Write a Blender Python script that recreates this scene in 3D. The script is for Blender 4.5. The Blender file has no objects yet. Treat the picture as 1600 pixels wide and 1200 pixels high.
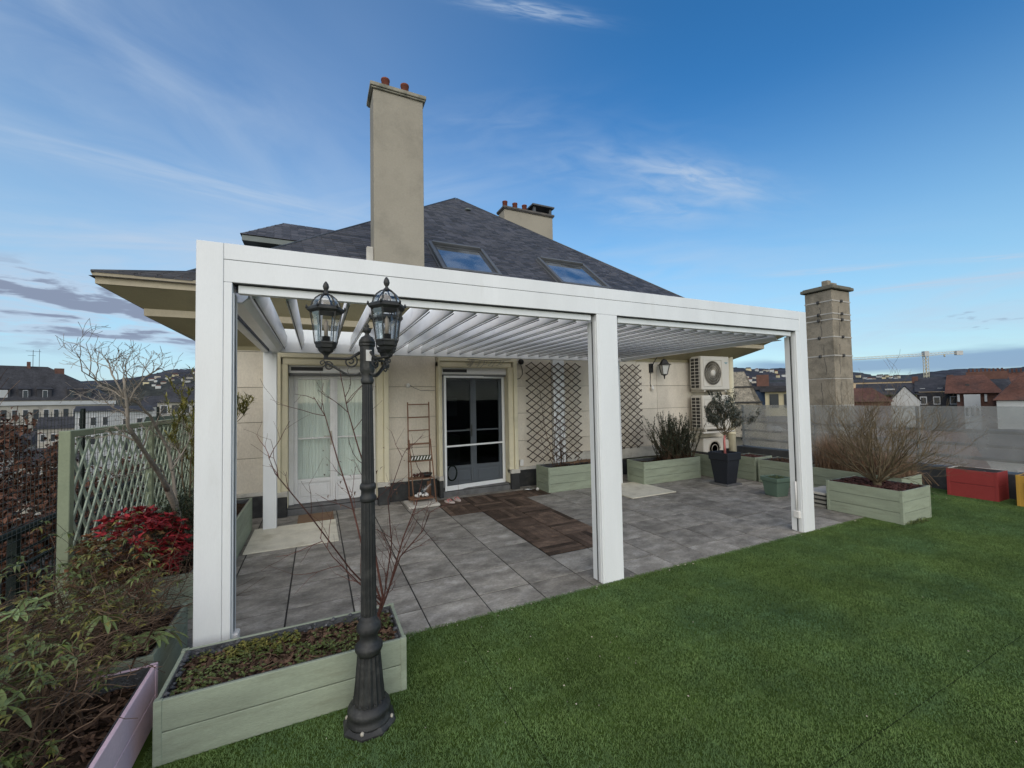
import bpy, bmesh, math, random
from mathutils import Vector, Matrix, Euler
random.seed(7)
R = random.Random(11)
sc = bpy.context.scene
col = sc.collection
rad = math.radians

# ------------------------------------------------------------ camera
H = 1.707; FPX = 647.15
yaw, pitch, roll = rad(25.177), rad(2.037), rad(-1.056)
_R = Vector((math.cos(yaw), -math.sin(yaw), 0)); _F = Vector((math.sin(yaw), math.cos(yaw), 0)); _U = Vector((0, 0, 1))
_F2 = _F*math.cos(pitch) + _U*math.sin(pitch); _U2 = _U*math.cos(pitch) - _F*math.sin(pitch)
_R3 = _R*math.cos(roll) + _U2*math.sin(roll); _U3 = _U2*math.cos(roll) - _R*math.sin(roll)
cam = bpy.data.cameras.new('camera'); co = bpy.data.objects.new('camera', cam); col.objects.link(co); sc.camera = co
cam.sensor_width = 36; cam.lens = FPX/1600*36; cam.clip_end = 30000; cam.clip_start = .02
co.matrix_world = Matrix(((_R3.x, _U3.x, -_F2.x, 0), (_R3.y, _U3.y, -_F2.y, 0), (_R3.z, _U3.z, -_F2.z, H), (0, 0, 0, 1)))
def dirof(x, y): return (_F2 + _R3*(x-800)/FPX - _U3*(y-600)/FPX)
def at(x, y, d): return Vector((0, 0, H)) + dirof(x, y)*d

# ------------------------------------------------------------ world, sun, exposure
SUN_EL, SUN_AZ = rad(27), rad(204)          # azimuth clockwise from +Y: the low sun stands behind the viewer
world = bpy.data.worlds.new('World'); sc.world = world; world.use_nodes = True
sc.view_settings.view_transform = 'Standard'; sc.view_settings.look = 'None'
sc.view_settings.gamma = 1; sc.view_settings.use_curve_mapping = False
sc.view_settings.exposure = 1.12
sun = bpy.data.lights.new('sun', 'SUN'); so = bpy.data.objects.new('sun', sun); col.objects.link(so)
sun.energy = 1.5; sun.angle = rad(110); sun.color = (1, .85, .62)
sd = Vector((math.sin(SUN_AZ)*math.cos(SUN_EL), math.cos(SUN_AZ)*math.cos(SUN_EL), math.sin(SUN_EL)))
so.rotation_euler = sd.to_track_quat('Z', 'Y').to_euler(); so.location = (0, 0, 60)

def sky():
    nt = world.node_tree; N = nt.nodes; L = nt.links; N.clear()
    def n(t, **k):
        o = N.new(t)
        for a, b in k.items(): setattr(o, a, b)
        return o
    def link(v, s):
        if isinstance(v, bpy.types.NodeSocket): L.new(v, s)
        else: s.default_value = v
    def M(op, *a, clamp=False):
        o = n('ShaderNodeMath', operation=op); o.use_clamp = clamp
        for i, v in enumerate(a): link(v, o.inputs[i])
        return o.outputs[0]
    def VM(op, *a):
        o = n('ShaderNodeVectorMath', operation=op)
        for i, v in enumerate(a): link(v, o.inputs[i])
        return o.outputs['Value'] if op in ('DOT_PRODUCT', 'LENGTH') else o.outputs[0]
    def noise(vec, scale, detail=5, rough=.55, dist=0):
        o = n('ShaderNodeTexNoise'); L.new(vec, o.inputs['Vector']); o.inputs['Scale'].default_value = scale
        o.inputs['Detail'].default_value = detail; o.inputs['Roughness'].default_value = rough; o.inputs['Distortion'].default_value = dist
        return o.outputs[0]
    def ss(v, a, b):
        o = n('ShaderNodeMapRange', interpolation_type='SMOOTHSTEP'); L.new(v, o.inputs[0])
        o.inputs[1].default_value = a; o.inputs[2].default_value = b; o.inputs[3].default_value = 0; o.inputs[4].default_value = 1
        return o.outputs[0]
    def mix(f, a, b):
        o = n('ShaderNodeMix', data_type='RGBA'); link(f, o.inputs[0]); link(a, o.inputs[6]); link(b, o.inputs[7])
        return o.outputs[2]
    st = n('ShaderNodeTexSky', sky_type='NISHITA'); st.sun_disc = False
    st.sun_elevation = SUN_EL; st.sun_rotation = SUN_AZ; st.altitude = 60; st.air_density = 1.0; st.dust_density = .5; st.ozone_density = 2.6
    hs = n('ShaderNodeHueSaturation'); hs.inputs['Saturation'].default_value = SKY_SAT; hs.inputs['Value'].default_value = SKY_VAL; hs.inputs['Hue'].default_value = SKY_HUE
    L.new(st.outputs[0], hs.inputs['Color'])
    base = hs.outputs[0]
    d = VM('NORMALIZE', n('ShaderNodeTexCoord').outputs['Generated'])
    sp = n('ShaderNodeSeparateXYZ'); L.new(d, sp.inputs[0]); z = sp.outputs[2]
    # height above horizon in flattened cloud-plane coordinates
    zz = M('ADD', M('MAXIMUM', z, 0.0), .06)
    cb = n('ShaderNodeCombineXYZ'); L.new(M('DIVIDE', sp.outputs[0], zz), cb.inputs[0]); L.new(M('DIVIDE', sp.outputs[1], zz), cb.inputs[1])
    plane = cb.outputs[0]
    mp = n('ShaderNodeMapping'); L.new(plane, mp.inputs[0]); mp.inputs['Rotation'].default_value = (0, 0, rad(62)); mp.inputs['Scale'].default_value = (.25, 1.1, 1)
    cir = noise(mp.outputs[0], .9, 7, .58, .5)
    big = noise(plane, .33, 3, .5)
    el = M('ARCSINE', z)
    base = mix(M('MULTIPLY', M('SUBTRACT', 1.0, ss(el, -.02, .62)), HZ_F), base, HZ_COL)
    veil = M('MULTIPLY', ss(cir, .48, .80), ss(big, .42, .66))
    # general thin veil, stronger to the left of the view
    az = VM('DOT_PRODUCT', d, tuple(_R))            # right of view centre
    leftish = ss(M('MULTIPLY', az, -1.0), -.35, .55)
    f = M('MULTIPLY', veil, M('ADD', .06, M('MULTIPLY', leftish, .34)))
    c = mix(f, base, CLOUD)
    c = mix(M('MULTIPLY', leftish, M('MULTIPLY', .46, ss(big, .15, .75))), c, CLOUD)
    # named wisps: (pixel centre, pixel tip giving the axis, half length, half width, opacity)
    for (x, y, x2, y2, hl, hw, op) in WISPS:
        c0 = dirof(x, y).normalized(); c1 = dirof(x2, y2).normalized()
        t = (c1 - c0*c0.dot(c1)).normalized(); b = c0.cross(t)
        u = M('DIVIDE', VM('DOT_PRODUCT', d, tuple(t)), hl); v = M('DIVIDE', VM('DOT_PRODUCT', d, tuple(b)), hw)
        fr = M('MAXIMUM', VM('DOT_PRODUCT', d, tuple(c0)), 0.0)
        g = M('POWER', 2.718, M('MULTIPLY', -1.0, M('ADD', M('MULTIPLY', u, u), M('MULTIPLY', v, v))))
        vv = n('ShaderNodeCombineXYZ'); L.new(M('MULTIPLY', u, 1.6), vv.inputs[0]); L.new(M('MULTIPLY', v, 1.5), vv.inputs[1]); vv.inputs[2].default_value = x*.37
        nz = ss(noise(vv.outputs[0], 1.1, 6, .55, .5), .22, .85)
        c = mix(M('MULTIPLY', M('MULTIPLY', g, nz), M('MULTIPLY', min(.95, op*1.7), M('GREATER_THAN', fr, .3))), c, CLOUD)
    # grey-violet cumulus bank low on the left
    vs = n('ShaderNodeMapping'); L.new(d, vs.inputs[0]); vs.inputs['Scale'].default_value = (5.5, 5.5, 30)
    cu = noise(vs.outputs[0], 1.5, 6, .56, .3)
    band = M('MULTIPLY', ss(el, .075, .13), M('SUBTRACT', 1.0, ss(el, .19, .245)))
    la = ss(M('MULTIPLY', VM('DOT_PRODUCT', d, tuple(_R)), -1.0), .40, .56)
    m = M('MULTIPLY', M('MULTIPLY', band, la), ss(cu, .49, .58))
    lit = M('MULTIPLY', M('MULTIPLY', band, la), ss(cu, .38, .50))
    c = mix(M('MULTIPLY', lit, .75), c, CLOUD)
    c = mix(M('MULTIPLY', m, .92), c, CUMUL)
    # thin blue bank resting on the hills to the right, with a pale strip under it
    ra = ss(VM('DOT_PRODUCT', d, tuple(_R)), .40, .55)
    n2 = noise(vs.outputs[0], 1.1, 4)
    e2 = M('ADD', el, M('MULTIPLY', M('SUBTRACT', n2, .5), .03))
    c = mix(M('MULTIPLY', ra, M('MULTIPLY', M('MULTIPLY', ss(e2, .026, .040), M('SUBTRACT', 1.0, ss(e2, .058, .074))), .8)), c, BANK)
    # small dark slivers
    sl = M('MULTIPLY', M('MULTIPLY', ra, M('MULTIPLY', ss(el, .085, .10), M('SUBTRACT', 1.0, ss(el, .125, .14)))), ss(noise(vs.outputs[0], 2.3, 4), .62, .70))
    c = mix(M('MULTIPLY', sl, .5), c, CUMUL)
    bg = n('ShaderNodeBackground'); L.new(c, bg.inputs[0]); bg.inputs[1].default_value = SKY_STR
    out = n('ShaderNodeOutputWorld'); L.new(bg.outputs[0], out.inputs[0])
SKY_SAT, SKY_VAL, SKY_HUE, SKY_STR = 1.32, 1.26, .5, .064
CLOUD = (3.7, 4.5, 5.6, 1); CUMUL = (1.7, 2.05, 2.9, 1); BANK = (1.5, 2.4, 3.9, 1); HZ_COL = (3.1, 5.1, 6.0, 1); HZ_F = .68
WISPS = [(1085, 278, 1170, 295, .13, .030, .60), (1040, 318, 1165, 318, .16, .045, .36), (960, 260, 1120, 275, .20, .06, .20), (330, 290, 560, 345, .34, .022, .40), (200, 385, 560, 400, .40, .05, .60),
         (825, 15, 950, 35, .10, .010, .55), (60, 60, 200, 140, .45, .16, .35), (1480, 440, 1600, 426, .24, .007, .75), (1310, 421, 1410, 412, .11, .005, .70),
         (1500, 475, 1600, 450, .25, .04, .30), (1000, 430, 1200, 420, .40, .07, .30), (1560, 403, 1600, 400, .06, .004, .5), (560, 330, 900, 250, .4, .05, .2), (1450, 520, 1600, 515, .35, .05, .35), (760, 200, 900, 180, .2, .05, .12)]
sky()

# ------------------------------------------------------------ helpers
ORG = {}
def tag(o, label=None, cat=None, group=None, kind=None):
    if label: o['label'] = label
    if cat: o['category'] = cat
    if group: o['group'] = group
    if kind: o['kind'] = kind
    return o
def thing(name, label, cat, loc=(0, 0, 0), rz=0, group=None):
    o = bpy.data.objects.new(name, None); col.objects.link(o); o.empty_display_size = .2
    o.location = loc; o.rotation_euler = (0, 0, rz); ORG[o.name] = Vector(loc)
    return tag(o, label, cat, group)
class MB:
    """collects shapes in world (or local) coordinates and links them as one mesh object"""
    def __init__(s): s.v = []; s.f = []; s.t = []; s.sm = []
    def add(s, vs, fs, tint=None, smooth=False):
        b = len(s.v); s.v.extend([tuple(p) for p in vs]); s.f.extend([tuple(b+i for i in f) for f in fs])
        t = R.random() if tint is None else tint
        s.t.extend([t]*len(fs)); s.sm.extend([smooth]*len(fs)); return s
    def box(s, x0, x1, y0, y1, z0, z1, tint=None, M=None):
        vs = [Vector(p) for p in ((x0,y0,z0),(x1,y0,z0),(x1,y1,z0),(x0,y1,z0),(x0,y0,z1),(x1,y0,z1),(x1,y1,z1),(x0,y1,z1))]
        if M: vs = [M @ p for p in vs]
        return s.add(vs, [(3,2,1,0),(4,5,6,7),(0,1,5,4),(1,2,6,5),(2,3,7,6),(3,0,4,7)], tint)
    def prism(s, poly, axis, a, b, tint=None):
        """polygon (list of 2D) extruded along axis 0/1/2 from a to b"""
        def P(p, t): return {0: (t, p[0], p[1]), 1: (p[0], t, p[1]), 2: (p[0], p[1], t)}[axis]
        n = len(poly); vs = [P(p, a) for p in poly] + [P(p, b) for p in poly]
        fs = [tuple(range(n)), tuple(range(2*n-1, n-1, -1))] + [(i+n, (i+1) % n+n, (i+1) % n, i) for i in range(n)]
        return s.add(vs, fs, tint)
    def tube(s, pts, r, n=6, tint=None, cap=True):
        pts = [Vector(p) for p in pts]
        if not isinstance(r, (list, tuple)): r = [r]*len(pts)
        vs = []; fs = []; m = len(pts); up = None
        for i, p in enumerate(pts):
            d = (pts[min(i+1, m-1)] - pts[max(i-1, 0)])
            if d.length < 1e-9: d = Vector((0, 0, 1))
            d.normalize()
            if up is None: up = d.orthogonal().normalized()
            up = (up - d*up.dot(d))
            up = up.normalized() if up.length > 1e-6 else d.orthogonal().normalized()
            w = d.cross(up)
            for k in range(n):
                a = 2*math.pi*k/n; vs.append(p + (up*math.cos(a) + w*math.sin(a))*r[i])
        for i in range(m-1):
            for k in range(n): fs.append((i*n+k, i*n+(k+1) % n, (i+1)*n+(k+1) % n, (i+1)*n+k))
        if cap: fs.append(tuple(range(n-1, -1, -1))); fs.append(tuple((m-1)*n+k for k in range(n)))
        return s.add(vs, fs, tint, n > 4)
    def lathe(s, prof, c=(0, 0, 0), n=24, flute=None, tint=None, smooth=True, cap=True, rot=0, M=None):
        """prof = [(r,z)]; flute(i_profile) -> depth of fluting"""
        vs = []; fs = []; m = len(prof)
        for i, (r, z) in enumerate(prof):
            for k in range(n):
                a = 2*math.pi*k/n + rot; rr = r
                if flute and flute(i) and k % 2: rr = r*(1-flute(i))
                p = Vector((c[0]+rr*math.cos(a), c[1]+rr*math.sin(a), c[2]+z)); vs.append(M @ p if M else p)
        for i in range(m-1):
            for k in range(n): fs.append((i*n+k, i*n+(k+1) % n, (i+1)*n+(k+1) % n, (i+1)*n+k))
        if cap: fs.append(tuple(range(n-1, -1, -1))); fs.append(tuple((m-1)*n+k for k in range(n)))
        return s.add(vs, fs, tint, smooth)
    def build(s, name, mat, parent=None, bevel=0, kind=None, label=None, seg=1):
        me = bpy.data.meshes.new(name)
        vs = [Vector(p) for p in s.v]
        lo = Vector((min(p.x for p in vs), min(p.y for p in vs), min(p.z for p in vs))); hi = Vector((max(p.x for p in vs), max(p.y for p in vs), max(p.z for p in vs)))
        c = (lo+hi)/2
        if parent is None: c.z = lo.z
        me.from_pydata([p-c for p in vs], [], s.f)
        at_ = me.attributes.new('tint', 'FLOAT', 'FACE'); at_.data.foreach_set('value', s.t)
        me.polygons.foreach_set('use_smooth', s.sm)
        me.materials.append(mat)
        o = bpy.data.objects.new(name, me); col.objects.link(o)
        place(o, c, parent)
        if bevel:
            bv = o.modifiers.new('bevel', 'BEVEL'); bv.width = bevel; bv.segments = seg; bv.limit_method = 'ANGLE'; bv.angle_limit = rad(40)
        if kind: o['kind'] = kind
        if label: o['label'] = label
        return o
def place(o, c, parent):
    c = Vector(c)
    if parent: o.parent = parent; o.location = c - ORG.get(parent.name, Vector())
    else: o.location = c
    ORG[o.name] = c
def inst(src, c, parent, rot=None, name=None):
    o = src.copy(); col.objects.link(o); place(o, c, parent)
    if rot is not None: o.rotation_euler = rot
    if name: o.name = name
    return o
def copy_tree(o, parent=None):
    c = o.copy(); col.objects.link(c); c.parent = parent; ORG[c.name] = ORG.get(o.name, Vector())
    for ch in list(o.children): copy_tree(ch, c)
    return c
def qbox(name, x0, x1, y0, y1, z0, z1, mat, parent=None, bevel=.003, **k):
    return MB().box(min(x0,x1), max(x0,x1), min(y0,y1), max(y0,y1), min(z0,z1), max(z0,z1)).build(name, mat, parent, bevel, **k)

# ------------------------------------------------------------ materials
def mat(name, c, rough=.7, spec=.5, metal=0, var=.12, vscale=3, fine=.06, fscale=60, bump=0, bscale=120, tint=0, rnd=0, dirt=None, dscale=1.3, dlo=.5, dhi=.75, stretch=(1, 1, 1), c2=None, coat=0, sub=0, off=0):
    m = bpy.data.materials.new(name); m.use_nodes = True; nt = m.node_tree; N = nt.nodes; L = nt.links
    b = N['Principled BSDF']; b.inputs['Roughness'].default_value = rough; b.inputs['Metallic'].default_value = metal
    b.inputs['Specular IOR Level'].default_value = spec; b.inputs['Coat Weight'].default_value = coat
    g = N.new('ShaderNodeNewGeometry'); mp = N.new('ShaderNodeMapping'); L.new(g.outputs['Position'], mp.inputs[0]); mp.inputs['Scale'].default_value = stretch
    vec = mp.outputs[0]
    if off:
        o1 = N.new('ShaderNodeObjectInfo'); o2 = N.new('ShaderNodeVectorMath'); o2.operation = 'SCALE'; o2.inputs[0].default_value = (off, off*1.7, off*.6); L.new(o1.outputs['Random'], o2.inputs['Scale'])
        o3 = N.new('ShaderNodeVectorMath'); L.new(mp.outputs[0], o3.inputs[0]); L.new(o2.outputs[0], o3.inputs[1]); vec = o3.outputs[0]
    def noise(s, det=4, r=.55):
        o = N.new('ShaderNodeTexNoise'); L.new(vec, o.inputs['Vector']); o.inputs['Scale'].default_value = s; o.inputs['Detail'].default_value = det; o.inputs['Roughness'].default_value = r; return o.outputs[0]
    def mr(v, a, bb, lo=0., hi=1.):
        o = N.new('ShaderNodeMapRange'); L.new(v, o.inputs[0])
        for i, x in enumerate((a, bb, lo, hi)): o.inputs[i+1].default_value = x
        return o.outputs[0]
    def mul(a, bb):
        o = N.new('ShaderNodeMath'); o.operation = 'MULTIPLY'; L.new(a, o.inputs[0])
        if isinstance(bb, float): o.inputs[1].default_value = bb
        else: L.new(bb, o.inputs[1])
        return o.outputs[0]
    def mixc(f, a, bb):
        o = N.new('ShaderNodeMix'); o.data_type = 'RGBA'
        if isinstance(f, float): o.inputs[0].default_value = f
        else: L.new(f, o.inputs[0])
        for i, v in ((6, a), (7, bb)):
            if isinstance(v, tuple): o.inputs[i].default_value = (*v, 1)
            else: L.new(v, o.inputs[i])
        return o.outputs[2]
    val = mul(mr(noise(vscale), .3, .7, 1-var, 1+var), mr(noise(fscale, 3, .7), .3, .7, 1-fine, 1+fine))
    if tint:
        a = N.new('ShaderNodeAttribute'); a.attribute_name = 'tint'; val = mul(val, mr(a.outputs['Fac'], 0, 1, 1-tint, 1+tint))
    if rnd:
        oi = N.new('ShaderNodeObjectInfo'); val = mul(val, mr(oi.outputs['Random'], 0, 1, 1-rnd, 1+rnd))
    cc = c
    if c2:
        src = None
        if tint: a2 = N.new('ShaderNodeAttribute'); a2.attribute_name = 'tint'; src = a2.outputs['Fac']
        else: src = mr(noise(vscale*1.7, 3), .35, .65)
        cc = mixc(src, c, c2)
    if dirt: cc = mixc(mr(noise(dscale, 7, .66), dlo, dhi), cc, dirt)
    o = N.new('ShaderNodeVectorMath'); o.operation = 'SCALE'
    if isinstance(cc, tuple): o.inputs[0].default_value = cc
    else: L.new(cc, o.inputs[0])
    L.new(val, o.inputs['Scale']); L.new(o.outputs[0], b.inputs['Base Color'])
    if bump:
        bp = N.new('ShaderNodeBump'); bp.inputs['Strength'].default_value = 1; bp.inputs['Distance'].default_value = bump
        L.new(noise(bscale, 5, .65), bp.inputs['Height']); L.new(bp.outputs[0], b.inputs['Normal'])
    if sub: b.inputs['Subsurface Weight'].default_value = sub
    return m
def glass(name, tintc=(1, 1, 1), refl=.12, trans=1.0, rough=.02, base=None):
    m = bpy.data.materials.new(name); m.use_nodes = True; nt = m.node_tree; N = nt.nodes; L = nt.links; N.clear()
    out = N.new('ShaderNodeOutputMaterial'); tr = N.new('ShaderNodeBsdfTransparent'); tr.inputs[0].default_value = (*tintc, 1)
    gl = N.new('ShaderNodeBsdfGlossy'); gl.inputs['Roughness'].default_value = rough
    lw = N.new('ShaderNodeLayerWeight'); lw.inputs[0].default_value = .35
    mr = N.new('ShaderNodeMapRange'); L.new(lw.outputs['Facing'], mr.inputs[0]); mr.inputs[3].default_value = refl; mr.inputs[4].default_value = min(.9, refl*5)
    mx = N.new('ShaderNodeMixShader'); L.new(mr.outputs[0], mx.inputs[0]); L.new(tr.outputs[0], mx.inputs[1]); L.new(gl.outputs[0], mx.inputs[2])
    last = mx.outputs[0]
    if base:
        df = N.new('ShaderNodeBsdfDiffuse'); df.inputs[0].default_value = (*base, 1); m2 = N.new('ShaderNodeMixShader')
        g = N.new('ShaderNodeNewGeometry'); no = N.new('ShaderNodeTexNoise'); L.new(g.outputs['Position'], no.inputs['Vector']); no.inputs['Scale'].default_value = 2.2; no.inputs['Detail'].default_value = 6
        r2 = N.new('ShaderNodeMapRange'); L.new(no.outputs[0], r2.inputs[0]); r2.inputs[1].default_value = .35; r2.inputs[2].default_value = .65; r2.inputs[3].default_value = 1-trans-.1; r2.inputs[4].default_value = 1-trans+.1
        L.new(r2.outputs[0], m2.inputs[0]); L.new(last, m2.inputs[1]); L.new(df.outputs[0], m2.inputs[2]); last = m2.outputs[0]
    L.new(last, out.inputs[0]); return m
WHITE = mat('white_powder_coat', (.74, .76, .77), .32, .5, var=.05, vscale=1.2, fine=.02, stretch=(3, 3, .6), dirt=(.60, .60, .58), dscale=1.6, dlo=.58, dhi=.98)
WHITE2 = mat('white_gloss_blade', (.88, .89, .90), .30, .6, var=.05, vscale=3, fine=.02, dirt=(.66, .68, .7), dscale=2.5, dlo=.6, dhi=.85)
WFRAME = mat('white_pvc', (.66, .66, .66), .4, var=.05, dirt=(.42, .42, .40), dscale=3, dlo=.58, dhi=.85)
DARKGAP = mat('black_seal', (.02, .022, .024), .6)
WALLM = mat('wall_render', (.64, .585, .495), .9, .2, var=.13, vscale=1.4, fine=.09, fscale=40, bump=.005, bscale=40, rnd=.06, stretch=(1, 1, .55), dirt=(.47, .42, .35), dscale=1.6, dlo=.52, dhi=.85)
MORTAR = mat('wall_mortar', (.27, .25, .21), .9, .2)
CASING = mat('cream_casing', (.66, .61, .45), .75, .3, var=.06, fine=.04, dirt=(.45, .42, .31), dscale=2, dlo=.55, dhi=.85)
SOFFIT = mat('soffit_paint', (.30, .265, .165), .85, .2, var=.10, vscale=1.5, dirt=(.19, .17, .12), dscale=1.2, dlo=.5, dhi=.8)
FASCIA = mat('fascia_paint', (.47, .41, .30), .8, .2, var=.08, dirt=(.3, .26, .2), dscale=2.5, dlo=.5, dhi=.85)
CHIM = mat('chimney_render', (.325, .298, .243), .9, .2, var=.07, vscale=.9, fine=.05, fscale=30, bump=.005, bscale=25, dirt=(.20, .188, .155), dscale=1.1, dlo=.52, dhi=.85)
CHIMCAP = mat('chimney_cap', (.30, .28, .22), .9, dirt=(.09, .10, .08), dscale=4, dlo=.4, dhi=.65)
CHIMCAP2 = mat('sooty_cap', (.09, .085, .08), .9, dirt=(.16, .14, .12), dscale=4)
POT = mat('terracotta', (.17, .045, .026), .8, var=.2, vscale=14, dirt=(.07, .03, .02), dscale=9, dlo=.5, dhi=.75)
SLATE = mat('slate', (.052, .056, .068), .55, .35, var=.08, vscale=1.5, fine=.15, fscale=40, tint=.30, bump=.002, bscale=90, c2=(.070, .071, .082))
SLATEB = mat('slate_dark', (.022, .023, .027), .8)
ZINC = mat('zinc_dark', (.055, .06, .065), .45, .5, var=.15)
ZINCG = mat('zinc_grey', (.13, .155, .15), .5, .5, var=.15)
PLINTH = mat('bitumen_plinth', (.022, .023, .025), .6, var=.25, vscale=8, dirt=(.06, .06, .055), dscale=5)
STONEG = mat('grey_threshold', (.12, .12, .122), .8, var=.2, vscale=8, bump=.004, bscale=60, dirt=(.06, .06, .06), dscale=5)
LEDGE = mat('pale_ledge', (.52, .50, .45), .8, var=.1, vscale=4, dirt=(.3, .28, .24), dscale=3)
PAVER = mat('porcelain_paver', (.195, .182, .16), .75, .25, var=.36, vscale=3.5, fine=.22, fscale=40, rnd=.16, off=40, bump=.0025, bscale=70, dirt=(.36, .345, .32), dscale=4.5, dlo=.50, dhi=.78, stretch=(1, 1.5, 1), c2=(.27, .255, .225))
BED = mat('dark_joint', (.018, .017, .016), .9)
DECKW = mat('deck_slat', (.088, .062, .047), .75, .2, var=.35, vscale=6, fine=.25, fscale=50, rnd=.5, off=30, bump=.003, bscale=80, dirt=(.16, .11, .08), dscale=4, dlo=.5, dhi=.8)
BOARD = mat('pale_board', (.62, .59, .49), .85, var=.10, vscale=5, fine=.08, dirt=(.42, .38, .28), dscale=4, dlo=.52, dhi=.8)
SAGE = mat('sage_paint', (.285, .325, .245), .62, .35, var=.12, vscale=2.5, fine=.10, fscale=45, rnd=.05, off=9, bump=.002, bscale=45, stretch=(1, 1, 6), dirt=(.19, .205, .145), dscale=3.5, dlo=.52, dhi=.85)
SAGED = mat('sage_paint_trellis', (.36, .42, .33), .65, .3, var=.1, vscale=4, fine=.06, rnd=.06, dirt=(.12, .15, .11), dscale=3, dlo=.5, dhi=.85)
SAGEP = mat('sage_paint_post', (.27, .31, .21), .65, .3, var=.1, vscale=4, fine=.06, dirt=(.16, .19, .13), dscale=4, dlo=.5, dhi=.85)
PINK = mat('pink_paint', (.78, .58, .66), .62, .35, var=.06, vscale=3, fine=.05, bump=.0012, bscale=50, dirt=(.48, .37, .44), dscale=3, dlo=.55, dhi=.9)
REDP = mat('red_paint', (.30, .042, .040), .6, .35, var=.08, vscale=3, dirt=(.17, .03, .03), dscale=3, dlo=.5, dhi=.85)
YELP = mat('ochre_paint', (.48, .27, .045), .6, .35, var=.08)
LINER = mat('foil_liner', (.06, .063, .07), .3, .6, var=.4, vscale=20, bump=.01, bscale=40, dirt=(.32, .33, .34), dscale=14, dlo=.62, dhi=.72)
SOIL = mat('soil', (.028, .019, .013), .95, .1, var=.4, vscale=14, fine=.4, fscale=60, bump=.02, bscale=35, c2=(.045, .030, .020))
BARKC = mat('bark_chips', (.085, .028, .020), .9, var=.3, vscale=20, tint=.5, c2=(.05, .02, .016))
IRON = mat('weathered_iron', (.022, .023, .023), .55, .4, metal=.0, var=.3, vscale=9, fine=.2, fscale=50, bump=.0012, bscale=90, dirt=(.085, .086, .080), dscale=7, dlo=.5, dhi=.8)
BLACK = mat('black_iron', (.012, .012, .013), .5, .5)
FENCE_G = mat('green_black_rail', (.012, .019, .017), .75, .2)
WIRE = mat('wire_green', (.012, .017, .017), .5)
CONC = mat('concrete_block', (.29, .255, .20), .95, .1, var=.14, vscale=2, fine=.15, fscale=25, bump=.01, bscale=18, dirt=(.10, .09, .07), dscale=1.6, dlo=.47, dhi=.75)
MORT2 = mat('pale_mortar', (.42, .40, .36), .9)
CONCD = mat('dark_concrete', (.05, .05, .05), .9, dirt=(.09, .09, .085), dscale=2)
LATT = mat('lattice_brown', (.040, .022, .014), .75, rnd=.2)
WOODL = mat('ladder_wood', (.20, .105, .062), .7, var=.2, vscale=8, stretch=(8, 8, 1))
WOODT = mat('old_plank', (.17, .105, .06), .8, var=.25, vscale=5, stretch=(1, 10, 10))
TURFB = mat('turf_backing', (.045, .075, .014), .95, .1, var=.3, vscale=3, fine=.35, fscale=150)
BARKG = mat('grey_bark', (.24, .21, .175), .85, .2, var=.25, vscale=10, fine=.2, fscale=70, bump=.004, bscale=60, stretch=(1, 1, .4))
BARKB = mat('brown_twig', (.072, .045, .030), .8, .2, var=.3, vscale=8, tint=.3)
BARKR = mat('red_twig', (.085, .036, .028), .75, .3, var=.3, vscale=6, tint=.3)
BARKO = mat('olive_bark', (.125, .098, .062), .85, .2, var=.25, vscale=8, tint=.2)
BARKP = mat('pale_stem', (.145, .095, .062), .8, .2, var=.25, vscale=9, tint=.25)
L_RED = mat('red_leaf', (.19, .012, .016), .5, .3, tint=.4, c2=(.26, .020, .022), var=.2, vscale=9)
L_RUST = mat('rust_leaf', (.085, .058, .016), .55, .3, tint=.4, c2=(.13, .05, .018), var=.2)
L_GREEN = mat('green_leaf', (.075, .095, .022), .42, .5, tint=.3, c2=(.090, .120, .028), var=.15)
L_YEL = mat('yellowish_leaf', (.135, .145, .030), .5, .4, tint=.35, c2=(.16, .14, .03))
L_ROSE = mat('rosemary_leaf', (.045, .062, .038), .6, .3, tint=.4, c2=(.080, .095, .065))
L_LIGHT = mat('light_leaf', (.20, .26, .085), .4, .5, rnd=.25, var=.1)
L_DARK = mat('dark_leaf', (.022, .034, .016), .5, .4, tint=.4, c2=(.042, .052, .022))
L_OLIVE = mat('olive_leaf', (.060, .072, .050), .5, .4, tint=.35, c2=(.115, .125, .105))
L_COPPER = mat('copper_leaf', (.085, .040, .026), .8, .2, tint=.4, c2=(.12, .060, .040))
L_DRY = mat('dry_grass', (.20, .13, .085), .8, .2, tint=.3, c2=(.27, .18, .12))
L_DRYD = mat('dead_leaf', (.075, .045, .03), .8, .2, tint=.45, c2=(.11, .068, .045))
CHARC = mat('charcoal_plastic', (.018, .021, .030), .55, .4, var=.06)
TEALP = mat('sage_plastic', (.115, .175, .135), .55, .4, var=.05)
ACW = mat('ac_casing', (.56, .53, .47), .5, .4, var=.04, fine=.02)
ACG = mat('ac_grille', (.40, .37, .31), .55, .4)
ACD = mat('ac_dark', (.03, .028, .026), .7)
GREYP = mat('grey_frame', (.10, .105, .11), .45, .5)
PINKR = mat('pink_ribbon', (.62, .20, .19), .7)
DARKIN = mat('dark_interior', (.018, .017, .017), .8)
CURT = mat('net_curtain', (.80, .84, .81), .9, .1, var=.08, vscale=3, stretch=(8, 8, .6))
GL = glass('window_glass', (.93, .95, .94), .032)
MESH = glass('fly_mesh', (.62, .64, .66), .0)
GLR = glass('roof_window_glass', (.25, .3, .33), .45, .86, .05, base=(.5, .55, .6))  # whitish diffuse base mixed in to imitate a paler sky reflection
GLT = glass('lantern_glass', (.93, .95, .96), .10, 1, .05)
FROST = glass('weathered_screen', (.88, .90, .90), .06, .66, .10, base=(.46, .46, .45))
BULB = mat('bulb', (.40, .33, .26), .4)
CANDLE = mat('candle_tube', (.6, .55, .45), .5)
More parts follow.
